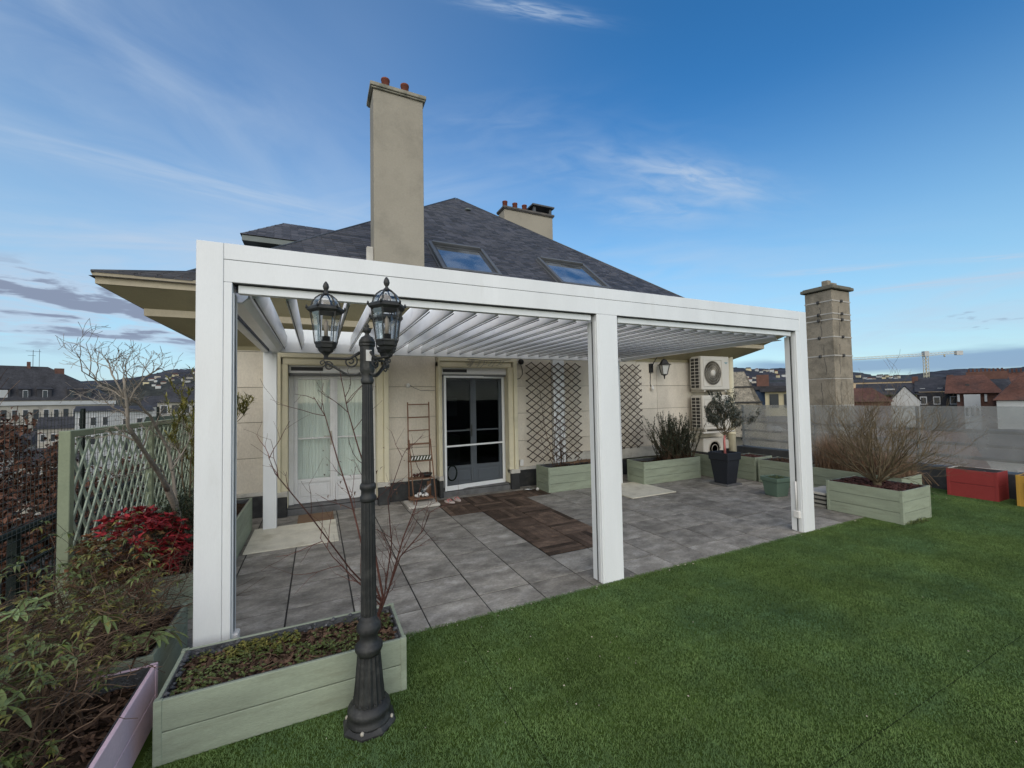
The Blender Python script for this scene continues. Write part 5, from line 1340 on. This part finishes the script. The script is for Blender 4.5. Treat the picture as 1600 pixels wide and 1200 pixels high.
# dry grass
dg = thing('dry_ornamental_grass', 'clump of tall straw-coloured dry grass behind the bare spreading shrub', 'ornamental grass', (8.0, 3.7, .4))
m = MB(); rr = random.Random(97)
for k in range(3600):
    x, y = rr.uniform(7.74, 8.27), rr.uniform(3.14, 4.33); L = rr.uniform(.25, .62)*(1.15 if y > 3.7 else .75); a = rr.uniform(0, 6.28); ln = rr.uniform(.02, .28)
    w = rr.uniform(.0012, .0028); b = Vector((x, y, .38)); t = Vector((math.cos(a)*ln, math.sin(a)*ln, L)); s = Vector((-math.sin(a), math.cos(a), 0))*w
    q1 = b+t*.5+Vector((0, 0, .04)); m.add([b-s, b+s, q1+s, q1-s, b+t], [(0, 1, 2, 3), (3, 2, 4)])
m.build('blades', L_DRY, dg, kind='stuff')
m = MB()
for k in range(10):
    a = rr.uniform(-.5, .6); b = Vector((8.25, rr.uniform(3.1, 3.3), .44)); m.tube([b, b+Vector((.12, -.05, .03)), b+Vector((.2+rr.random()*.1, -.12*math.cos(a), -.12-.1*rr.random()))], .003, 3, cap=False)
m.build('fallen_blades', L_DRY, dg)

# ------------------------------------------------------------ beyond the terrace
RV = Vector((math.cos(yaw), -math.sin(yaw), 0)); FV = Vector((math.sin(yaw), math.cos(yaw), 0))
FARW = mat('far_cream_wall', (.42, .39, .33), .9, var=.15, vscale=.4, tint=.1, dirt=(.25, .23, .2), dscale=.5)
FARW2 = mat('far_white_wall', (.46, .47, .46), .9, var=.08, vscale=.4)
FSL = mat('far_slate', (.045, .045, .050), .8, .3, var=.3, vscale=.6, fine=.3, fscale=3)
FTILE = mat('far_red_tile', (.115, .055, .040), .85, .2, var=.25, vscale=.5, fine=.3, fscale=5, dirt=(.07, .045, .04), dscale=.6)
FBRK = mat('far_brick', (.13, .065, .048), .9, var=.2, vscale=2)
FWIN = mat('far_window', (.03, .035, .04), .25, .6)
FFR = mat('far_frame', (.6, .6, .6), .6)
FBLUE = mat('far_blue_wall', (.085, .125, .20), .8, var=.1)
FYEL = mat('far_yellow_wall', (.50, .36, .20), .9, var=.15, vscale=.3, c2=(.52, .42, .30))
FCRM = mat('far_pale_yellow', (.52, .46, .30), .9, var=.06)
FGRN = mat('far_green', (.03, .045, .022), .9, var=.4, vscale=.3)
class Far:
    """a building in its own frame: origin at pixel column x0 and distance d, local x to the right, y away from the viewer"""
    def __init__(s, name, label, cat, x0, d, rot=0, group=None):
        o = at(x0, 610, d); s.o = Vector((o.x, o.y, 0)); s.d = d
        s.t = bpy.data.objects.new(name, None); col.objects.link(s.t); tag(s.t, label, cat, group); s.t.location = (o.x, o.y, -13); ORG[s.t.name] = Vector((o.x, o.y, -13))
        a = math.atan2(o.x, o.y); k = math.cos(a-yaw)
        s.M = Matrix.Translation((o.x, o.y, 0)) @ Matrix.Rotation(-a+rot, 4, 'Z') @ Matrix.Diagonal((k, 1, 1, 1)); s.p = {}
    def box(s, part, m_, x0, x1, y0, y1, z0, z1):
        s.p.setdefault(part, (MB(), m_))[0].box(x0, x1, y0, y1, z0, z1, M=s.M)
    def poly(s, part, m_, vs, fs): s.p.setdefault(part, (MB(), m_))[0].add([s.M @ Vector(v) for v in vs], fs)
    def roof(s, m_, x0, x1, y0, y1, z0, z1, hl=0, hr=0, ov=.3, part='roof'):
        """ridge along x"""
        ym = (y0+y1)/2; x0 -= ov; x1 += ov; y0 -= ov; y1 += ov
        s.poly(part, m_, [(x0, y0, z0), (x1, y0, z0), (x1, y1, z0), (x0, y1, z0), (x0+hl, ym, z1), (x1-hr, ym, z1)], [(0, 1, 5, 4), (1, 2, 5), (2, 3, 4, 5), (3, 0, 4), (0, 3, 2, 1)])
    def win(s, x, z, w, h, frame=True, y=0, m_=None):
        f = MB().box(x-w/2, x+w/2, y-.06, y-.005, z, z+h, M=s.M).build('window', FFR if frame else FWIN, s.t)
        MB().box(x-w/2+.12*min(1, w), x+w/2-.12*min(1, w), y-.09, y-.0605, z+.12*min(1, h), z+h-.12*min(1, h), M=s.M).build('pane', m_ or FWIN, f)
    def done(s):
        for k, (m, m_) in s.p.items(): m.build(k, m_, s.t)
        return s.t
# left: long mansard building across the street
A = Far('mansard_building', 'long cream building with dark mansard roof and dormers across the street on the left', 'building', -60, 100)
A.box('wall', FARW, 0, 45, 0, 14, -13, 3.6); A.box('cornice', FARW2, -.3, 45.3, -.5, -.005, 2.3, 3.3)
A.poly('roof', FSL, [(-.3, -.4, 3.6), (45.3, -.4, 3.6), (45.3, 14.4, 3.6), (-.3, 14.4, 3.6), (4, 7, 13.0), (24, 7, 13.0), (40, 6.4, 7.2)], [(0, 1, 6, 5, 4), (1, 2, 6), (2, 3, 4, 5, 6), (3, 0, 4)])
for x, w in ((10.5, 4.0), (16.5, 3.4), (22.2, 4.4), (30.5, 2.6), (36.0, 2.6)):
    A.box('dormer', FSL, x-w/2, x+w/2, .3, 4.5, 3.7, 6.6); A.poly('dormer', FSL, [(x-w/2-.3, 0, 6.6), (x+w/2+.3, 0, 6.6), (x+w/2-.6, 5.5, 8.2), (x-w/2+.6, 5.5, 8.2)], [(0, 1, 2, 3)])
    A.win(x+.2, 4.0, 2.2 if x < 12 else 1.5, 2.3, x < 24, y=.29, m_=FARW2 if x < 12 else None)
A.box('chimney', FBRK, 26, 29, 5.5, 7.5, 8, 12.6); A.box('chimney', CONCD, 17.6, 18.7, 6.5, 7.5, 12, 14.2)
for fl_ in (-1.4, -5.2, -9.0):
    for k in range(15):
        A.win(1.8+k*3.0, fl_, 1.6, 2.6, k % 3 != 0)
        if fl_ < -2: A.box('balcony', FARW2, 1+k*3.0, 2.6+k*3.0, -.35, -.1, fl_-.2, fl_+.05)
A.p.setdefault('antenna', (MB(), CONCD))[0].tube([A.M @ Vector((19.4, 7, 12)), A.M @ Vector((19.4, 7, 17.5))], .06, 4).tube([A.M @ Vector((17.2, 7, 17.2)), A.M @ Vector((21.8, 7, 17.2))], .05, 3).tube([A.M @ Vector((17.8, 7, 16.0)), A.M @ Vector((20.2, 7, 16.0))], .05, 3).tube([A.M @ Vector((21.3, 7, 12)), A.M @ Vector((21.3, 7, 17.8))], .05, 3)
A.done()
B = Far('low_hipped_house', 'small house with grey hipped roof and white posts right of the mansard building', 'house', 246, 72)
B.box('wall', FARW, 0, 13, 0, 8, -13, 2.2); B.roof(FSL, 0, 13, 0, 8, 2.2, 5.6, 3.5, 3.5, .7)
for k in range(6): B.win(1.2+k*2.0, .1, 1.3, 1.6, k % 2 == 0)
B.done()
B = Far('grey_annex', 'low grey-roofed annex between the mansard building and the hipped house', 'house', 218, 86)
B.box('wall', FARW2, 0, 9, 0, 9, -13, 1.4); B.roof(FSL, 0, 9, 0, 9, 1.4, 3.8, 1.5, 1.5)
B.win(2, -1.2, 1.4, 1.8); B.win(5, -1.2, 1.4, 1.8); B.done()
B = Far('green_shed', 'long dark green shed roof below the hipped house', 'shed', 262, 40)
B.box('wall', FGRN, -2, 9, 0, 5, -13, -.1); B.roof(FGRN, -2, 9, 0, 5, -.1, .6, .2, .2); B.done()
for k, (x, d, w, h, rf, mt, lb) in enumerate(((118, 60, 7, 1.0, .8, FARW2, 'pale blue-white house partly hidden behind the trellis'), (186, 52, 4.5, 1.0, .7, FARW2, 'small white house seen above the trellis rail'), (60, 70, 8, -2, 2, FARW, 'cream house below the russet tree'), (30, 55, 9, -6, 2, FARW, 'low cream house in the street below'))):
    B = Far('town_house', lb, 'house', x, d, 0, 'houses below the left edge'); B.box('wall', mt, 0, w, 0, 6, -13, h); B.roof(FSL, 0, w, 0, 6, h, h+rf, .4, .4)
    for j in range(int(w/1.8)):
        for z in (h-2.2, h-5.0, h-8.0): B.win(.9+j*1.8, z, .9, 1.4)
    B.done()

# russet-leaved tree beyond the railing
ct = thing('russet_tree', 'large tree with brown dead leaves below the left railing', 'tree', (-7.5, 12, -13))
m = MB(); tips = []; rr = random.Random(101)
m.tube([(-7.5, 12, -13), (-7.6, 12, -6), (-7.4, 12, -3)], [.35, .28, .2], 8)
for k in range(24): a = rr.uniform(0, 6.28); grow(m, rr, (-7.4, 12, rr.uniform(-5, -2.2)), (math.cos(a), math.sin(a), rr.uniform(.3, 1.0)), rr.uniform(2.0, 3.2), .05, 3, .10, .2, 3, .7, .62, 5, tips, .006)
m.build('trunk', BARKB, ct)
lv = MB()
for (p_, d_) in tips:
    if p_.z > 1.25+.4*rr.random(): continue
    for j in range(26): leaf(lv, p_+rvec(rr)*.32*rr.random(), rvec(rr), rr.uniform(.09, .18), .045, rr)
lv.build('leaves', L_COPPER, ct, kind='stuff')
b2 = thing('bare_street_tree', 'thin bare tree crown reaching in at the far left edge', 'tree', (-12.5, 18, -13))
m = MB(); m.tube([(-12.5, 18, -13), (-12.5, 18, -2)], [.3, .16], 7)
for k in range(12): a = rr.uniform(0, 6.28); grow(m, rr, (-12.5, 18, rr.uniform(-3, -.5)), (math.cos(a), math.sin(a), 1.3), rr.uniform(2.2, 3.4), .05, 3, .12, .18, 3, .6, .6, 5, None, .007)
m.build('trunk', BARKB, b2)
vn = thing('creeper', 'long bare creeper strands trained along the left wire fence', 'climber', (-1.95, 3.2, .3))
m = MB()
for k in range(26):
    y = rr.uniform(1.8, 3.6); z = rr.uniform(.9, 1.65); pts = [Vector((-1.94, y, z))]; d = Vector((0, 1, rr.uniform(.0, .4)))
    for i in range(7): d = (d+Vector((0, rr.gauss(0, .1), rr.gauss(0, .18)))).normalized(); pts.append(pts[-1]+d*.14)
    m.tube(pts, .0018, 3, cap=False)
m.build('stems', BARKP, vn)

# right: roofs and houses seen over the screen
B = Far('banded_slate_roof', 'pale weathered roof with dark bands just beyond the house corner', 'house', 1128, 17)
B.box('wall', FARW, 0, 2.6, .6, 4, -13, .2)
B.poly('roof', mat('lichen_slate', (.30, .27, .21), .9, var=.3, vscale=6, fine=.4, fscale=20, dirt=(.08, .08, .07), dscale=8), [(-.4, 0, .0), (1.75, 0, .0), (1.72, .6, 1.1), (1.0, 1.6, 2.7), (-.4, 1.6, 2.7), (1.9, 3.4, .0)], [(0, 1, 2, 3, 4), (1, 5, 3, 2)])
for z, y, xw in ((.75, .35, 1.72), (1.35, .74, 1.66), (2.0, 1.15, 1.40)): B.box('band', CONCD, -.4, xw, y, y+.08, z, z+.06)
B.done()
B = Far('blue_building', 'blue walled building behind the cream windowed one', 'building', 1176, 34)
B.box('wall', FBLUE, 0, 6.5, .5, 6, -13, 2.05); B.box('flat_roof', FSL, -.2, 7, .2, 6.3, 2.06, 2.35); B.done()
B = Far('cream_building', 'pale yellow flat-roofed building with two dark windows left of the right pergola post', 'building', 1195, 29)
B.box('wall', FCRM, 0, 4.5, 0, 6, -13, 1.85); B.box('flat_roof', FSL, -.35, 4.8, -.35, 6.3, 1.86, 2.1)
for x in (.62, 1.60, 2.6): B.win(x, .75, .62, .95, False)
B.done()
B = Far('brick_stack_house', 'dark roof with squat brown brick chimney behind the blue building', 'house', 1160, 62)
B.box('wall', FARW, 0, 9, 0, 7, -13, 1.8); B.roof(FSL, 0, 9, 0, 7, 1.8, 3.4, 1, 1); B.box('chimney', FBRK, 2.2, 4.0, 1.5, 3.5, 1.8, 4.6); B.done()
B = Far('yellow_block', 'long low yellow-pink block on the far flats', 'building', 1188, 165)
B.box('wall', FYEL, 0, 70, 0, 10, -13, 5.2); B.roof(FSL, 0, 70, 0, 10, 5.2, 6.4, 1, 1)
for k in range(26): B.box('window', FWIN, 1.5+k*2.6, 2.5+k*2.6, -.05, -.005, 2.6, 4.0)
B.done()
B = Far('green_roof_hall', 'dark green-edged low roof behind the white gable', 'building', 1338, 62)
B.box('wall', FBRK, 0, 8, 0, 8, -13, 1.2); B.roof(FSL, 0, 8.5, 0, 8, 1.2, 3.0, .3, .3); B.box('gutter', FGRN, -.2, 8.4, -.45, -.3, 1.1, 1.3)
B.box('rooflight', FARW2, 4.2, 5.6, 1.2, 2.0, 1.95, 2.15); B.done()
B = Far('brown_shed_house', 'brown tiled house at the foot of the banded chimney', 'house', 1330, 36)
B.box('wall', FBRK, -3, 3.2, 0, 6, -13, .9); B.roof(FTILE, -3, 3.2, 0, 6, .9, 2.1, .5, 1.6); B.done()
B = Far('white_gable_house', 'white gabled house end behind the bare shrub', 'house', 1391, 37)
B.poly('wall', FARW2, [(0, 0, -13), (2.5, 0, -13), (2.5, 0, .9), (1.25, 0, 2.15), (0, 0, .9), (0, 7, -13), (2.5, 7, -13), (2.5, 7, .9), (1.25, 7, 2.15), (0, 7, .9)], [(0, 1, 2, 3, 4), (9, 8, 7, 6, 5), (1, 6, 7, 2), (5, 0, 4, 9)])
B.poly('roof', FSL, [(1.25, -.1, 2.22), (2.75, -.1, .80), (2.75, 7.1, .80), (1.25, 7.1, 2.22), (-.25, -.1, .80), (-.25, 7.1, .80)], [(0, 1, 2, 3), (0, 3, 5, 4)])
B.done()
B = Far('slate_terrace', 'long slate-clad terrace with white framed windows and rooflights on the right', 'building', 1432, 58)
B.box('wall', FSL, 0, 10.5, 0, 9, -13, 1.55); B.roof(FSL, 0, 12, .2, 9, 1.6, 3.7, .1, .1)
for x in (.4, 2.2, 4.4): B.win(x+.5, -.15, .95, 1.1)
for x in (.5, 2.9, 5.4): B.box('rooflight', FARW2, x, x+.7, .9, 1.5, 2.0, 2.12)
for x, h in ((-.6, 1.2), (4.4, 1.3)): B.box('chimney', FBRK, x, x+.9, 3.6, 4.8, 2.6, 3.4+h*.4)
B.done()
B = Far('red_roof_house', 'house with brown tiled hip roof and white bay windows, right of the slate terrace', 'house', 1494, 52)
B.box('wall', FBRK, 0, 5.4, .6, 8, -13, 1.3); B.roof(FTILE, -1.2, 5.4, .2, 8, 1.35, 3.7, .3, 2.0)
B.box('bay', FARW2, .9, 2.9, -.1, .6, -6, 1.2); B.box('bracket', FARW2, .1, .4, .2, .59, .3, 1.2); B.box('bracket', FARW2, 3.4, 3.7, .2, .59, .3, 1.2)
for k in range(3): B.win(1.2+k*.65, -1.6, .45, 1.3, True, y=-.1)
B.box('rooflight', CONCD, 1.2, 1.7, 1.6, 2.4, 2.0, 2.5); B.box('chimney', FBRK, 1.4, 6.6, 5, 6, 3.1, 4.1)
for k in range(9): B.box('chimney_pot', FTILE, 1.7+k*.52, 1.95+k*.52, 5.3, 5.6, 4.101, 4.5)
B.done()
B = Far('tiled_house', 'house with large red-brown tiled roof and white wall at the right edge', 'house', 1556, 44)
B.box('wall', FARW2, 0, 9, 0, 9, -13, .55); B.roof(FTILE, -.1, 9, 0, 9, .6, 4.2, 4.2, 1); B.done()
B = Far('big_tiled_roof', 'tall brown tiled roof with a row of chimney pots on the skyline at the right', 'house', 1556, 66)
B.box('wall', FBRK, 0, 14, 0, 9, -13, 1.0); B.roof(FTILE, -1, 14, 0, 9, 1.0, 4.5, .2, 1)
for k in range(10): B.box('chimney_pot', FTILE, .6+k*.7, .9+k*.7, 4.4, 4.8, 4.4, 5.1)
B.done()
# houses lower down that show only through the hazy screen
for k, (x, d, w, h, lb, mt, rt) in enumerate(((1345, 24, 6, -2.2, 'brown wall of a yard house seen through the screen', FBRK, FTILE), (1450, 30, 9, -3.0, 'pale street house seen through the screen', FARW2, FSL), (1530, 26, 8, -2.5, 'white fronted house seen through the screen at the right edge', FARW2, FSL), (1180, 22, 5, -1.2, 'low beige house seen through the screen near the house corner', FARW, FSL))):
    B = Far('street_house', lb, 'house', x, d, 0, 'houses showing through the screen'); B.box('wall', mt, 0, w, 0, 7, -13, h); B.roof(rt, 0, w, 0, 7, h, h+1.6, .5, .5)
    for j in range(int(w/1.6)): B.win(.8+j*1.6, h-1.8, .8, 1.2); B.win(.8+j*1.6, h-4.4, .8, 1.2)
    B.done()
# tower crane
cr = thing('tower_crane', 'white tower crane with long jib on the right skyline', 'crane', tuple(at(1448, 592, 300).xy)+(-13,))
o = at(1448, 592, 300); Mx = Matrix.Translation((o.x, o.y, 0)) @ Matrix.Rotation(-yaw-.15, 4, 'Z')
CRM = mat('crane_paint', (.50, .47, .36), .6); ms1 = MB(); V = lambda *a: Mx @ Vector(a)
for dx in (-1, 1):
    for dy in (-1, 1): ms1.tube([V(dx, dy, -13), V(dx, dy, 27)], .22, 4)
z = -10
while z < 27:
    for s in (-1, 1): ms1.tube([V(-1, s, z), V(1, s, z+2.4)], .13, 3); ms1.tube([V(s, -1, z), V(s, 1, z+2.4)], .13, 3)
    z += 2.4
ms1.build('mast', CRM, cr)
jb_ = MB()
for a, b, dz_ in ((-48, -1.5, -1.5), (1.5, 22, 1.2)):
    for yy in (-.7, .7): jb_.tube([V(a, yy, 27.4+ (0 if a > 0 else dz_)), V(b, yy, 27.4+(dz_ if a > 0 else 0))], .2, 4)
    jb_.tube([V(a, 0, 28.9+(0 if a > 0 else dz_)), V(b, 0, 28.9+(dz_ if a > 0 else 0))], .2, 4)
x = -46
while x < 20: 
    zz_ = 27.4+(x/48*1.5 if x < 0 else x/22*1.2); jb_.tube([V(x, -.7, zz_), V(x+1.2, 0, zz_+1.5), V(x+2.4, -.7, zz_)], .10, 3); x += 2.4
jb_.build('jib', CRM, cr)
MB().box(19, 23, -1, 1, 27.2, 30.2, M=Mx).build('counterweight', FARW2, cr); MB().box(-1.4, 1.4, -1.4, 1.4, 27.0, 30.6, M=Mx).build('cab', FARW2, cr)
MB().tube([V(12, 0, 28), V(12, 0, 26.2)], .5, 5).build('trolley', CRM, cr)

# hills: real ridges of terrain, wooded, with pale houses dotted on them
HILL = mat('wooded_hill', (.050, .052, .064), .95, .05, var=.35, vscale=.012, fine=.35, fscale=.06, dirt=(.035, .048, .042), dscale=.005)
def hills(name, pts, d0, depth, mt, seed):
    """ridge line given as (pixel x, pixel y); slopes down towards the viewer and beyond"""
    rr = random.Random(seed); vs = []; fs = []; n = len(pts); K = 9
    xs_ = []; 
    for i in range(n-1):
        for k in range(6):
            t = k/6; xs_.append((pts[i][0]*(1-t)+pts[i+1][0]*t, pts[i][1]*(1-t)+pts[i+1][1]*t))
    xs_.append(pts[-1]); N_ = len(xs_)
    for (x, y) in xs_:
        top = at(x, y, d0); dr_ = Vector((top.x, top.y, 0)).normalized(); zt = top.z+rr.uniform(-.012, .012)*abs(top.z+13)
        for k in range(K):
            t = k/(K-1); q = (t-.5)*2; pr_ = Vector((top.x, top.y, 0)) + dr_*(q*depth)
            z = -13+(zt+13)*(math.cos(q*math.pi/2)**.8 if abs(q) < 1 else 0)
            vs.append((pr_.x+rr.uniform(-8, 8), pr_.y+rr.uniform(-8, 8), z-.3 if k in (0, K-1) else z*(1+rr.uniform(-.02, .02)*(k != (K-1)//2))))
    for i in range(N_-1):
        for k in range(K-1): fs.append((i*K+k, (i+1)*K+k, (i+1)*K+k+1, i*K+k+1))
    m = MB(); m.add(vs, fs, .5, True); return m.build(name, mt, kind='structure')
hills('hills', [(-1500, 560), (-700, 545), (-300, 560), (0, 585), (120, 596), (180, 594), (215, 590), (245, 584), (270, 578), (300, 577), (360, 574), (520, 580), (700, 590), (860, 588), (1000, 582), (1100, 578), (1150, 575.5), (1172, 577), (1200, 577), (1240, 575), (1300, 577), (1345, 583), (1372, 588), (1420, 586), (1450, 581.5), (1495, 577), (1530, 575), (1570, 576), (1600, 573), (1750, 562), (2100, 560), (3200, 540)], 1600, 700, HILL, 5)
hills('hills', [(-1500, 600), (0, 605), (160, 600), (230, 592), (300, 592), (400, 596), (900, 596), (1140, 590), (1200, 594), (1260, 592), (1340, 590), (1400, 591), (1500, 589), (1600, 588), (2000, 586), (3200, 570)], 800, 250, mat('near_hill', (.042, .046, .044), .95, .05, var=.4, vscale=.02, fine=.4, fscale=.12), 6)
HP = [(x, y, d) for (x, y, d) in ((236, 595, 600), (246, 590, 700), (262, 593, 560), (275, 588, 800), (286, 595, 420), (297, 592, 500), (303, 584, 800), (228, 600, 380), (240, 603, 320), (256, 600, 400),
      (1160, 588, 900), (1170, 579, 1500), (1182, 580, 1500), (1196, 581, 1500), (1206, 581, 1500), (1215, 590, 600), (1226, 589, 500), (1180, 592, 420), (1172, 596, 300), (1340, 590, 600), (1352, 592, 500), (1364, 594, 420), (1374, 590, 700), (1384, 590, 650), (1393, 591, 600), (1402, 591, 560), (1345, 598, 300), (1358, 598, 280), (1412, 595, 400), (1425, 596, 350), (1250, 590, 500), (1270, 590, 500))]
rr = random.Random(77); NM = ['white', 'cream', 'pale grey', 'beige']; CM = [FARW2, FARW, FARW2, FCRM]
from mathutils.bvhtree import BVHTree
bvhs = []
for o in bpy.data.objects:
    if o.name.startswith('hills'): bvhs.append(BVHTree.FromPolygons([o.location + v.co for v in o.data.vertices], [tuple(p.vertices) for p in o.data.polygons]))
for k, (x, y, d) in enumerate(HP + [(x+7, y+2.5, d) for (x, y, d) in HP[::2]]):
    best = None
    for b in bvhs:
        h_ = b.ray_cast(Vector((0, 0, H)), dirof(x, y))
        if h_[0] and (best is None or h_[3] < best[3]): best = h_
    if best is None: continue
    p_ = best[0]; d = Vector((p_.x, p_.y, 0)).dot(FV)
    t = bpy.data.objects.new('distant_house', None); col.objects.link(t); t.location = (p_.x, p_.y, p_.z-2); ORG[t.name] = Vector(t.location)
    tag(t, 'tiny pale house far off on the hillside, a few pixels wide', 'house', 'tiny pale houses dotted on the far hillside')
    w = d*rr.uniform(.006, .013); h = d*rr.uniform(.0035, .0055)
    M_ = Matrix.Translation(p_) @ Matrix.Rotation(-math.atan2(p_.x, p_.y)+rr.uniform(-.4, .4), 4, 'Z')
    MB().box(-w/2, w/2, 0, w*.7, -w*.7, h, M=M_).build('wall', CM[k % 4], t)
    MB().add([M_ @ Vector(v) for v in ((-w/2, -.2, h), (w/2, -.2, h), (w/2, w*.72, h), (-w/2, w*.72, h), (-w/2+1, w*.36, h*1.6), (w/2-1, w*.36, h*1.6))], [(0, 1, 5, 4), (1, 2, 5), (2, 3, 4, 5), (3, 0, 4)]).build('roof', FSL if k % 3 else FTILE, t)
# town roofs filling the valley floor
k = 0
rr = random.Random(303)
for k in range(70):
    az_ = rr.choice((rr.uniform(-40, -18), rr.uniform(25, 62))); d = rr.uniform(110, 420); a = rad(az_)
    w = rr.uniform(9, 20); h = rr.uniform(-7, -4.5)+(d > 250)*2.5
    px_ = 800+FPX*math.tan(a-yaw) if abs(a-yaw) < 1.3 else 0
    t = bpy.data.objects.new('town_block', None); col.objects.link(t); x, y = d*math.sin(a), d*math.cos(a); t.location = (x, y, -13); ORG[t.name] = Vector((x, y, -13))
    tag(t, 'roofed block among the distant rooftops of the town', 'house', 'distant rooftops of the town')
    M = Matrix.Translation((x, y, 0)) @ Matrix.Rotation(rr.uniform(-.5, .5)-yaw, 4, 'Z')
    MB().box(-w/2, w/2, -4, 4, -13, h, M=M).build('wall', rr.choice((FARW, FARW2, FBRK, FCRM)), t)
    MB().add([M @ Vector(v) for v in ((-w/2-.4, -4.4, h), (w/2+.4, -4.4, h), (w/2+.4, 4.4, h), (-w/2-.4, 4.4, h), (-w/2+1, 0, h+3), (w/2-1, 0, h+3))], [(0, 1, 5, 4), (1, 2, 5), (2, 3, 4, 5), (3, 0, 4), (0, 3, 2, 1)]).build('roof', rr.choice((FSL, FSL, FTILE)), t)
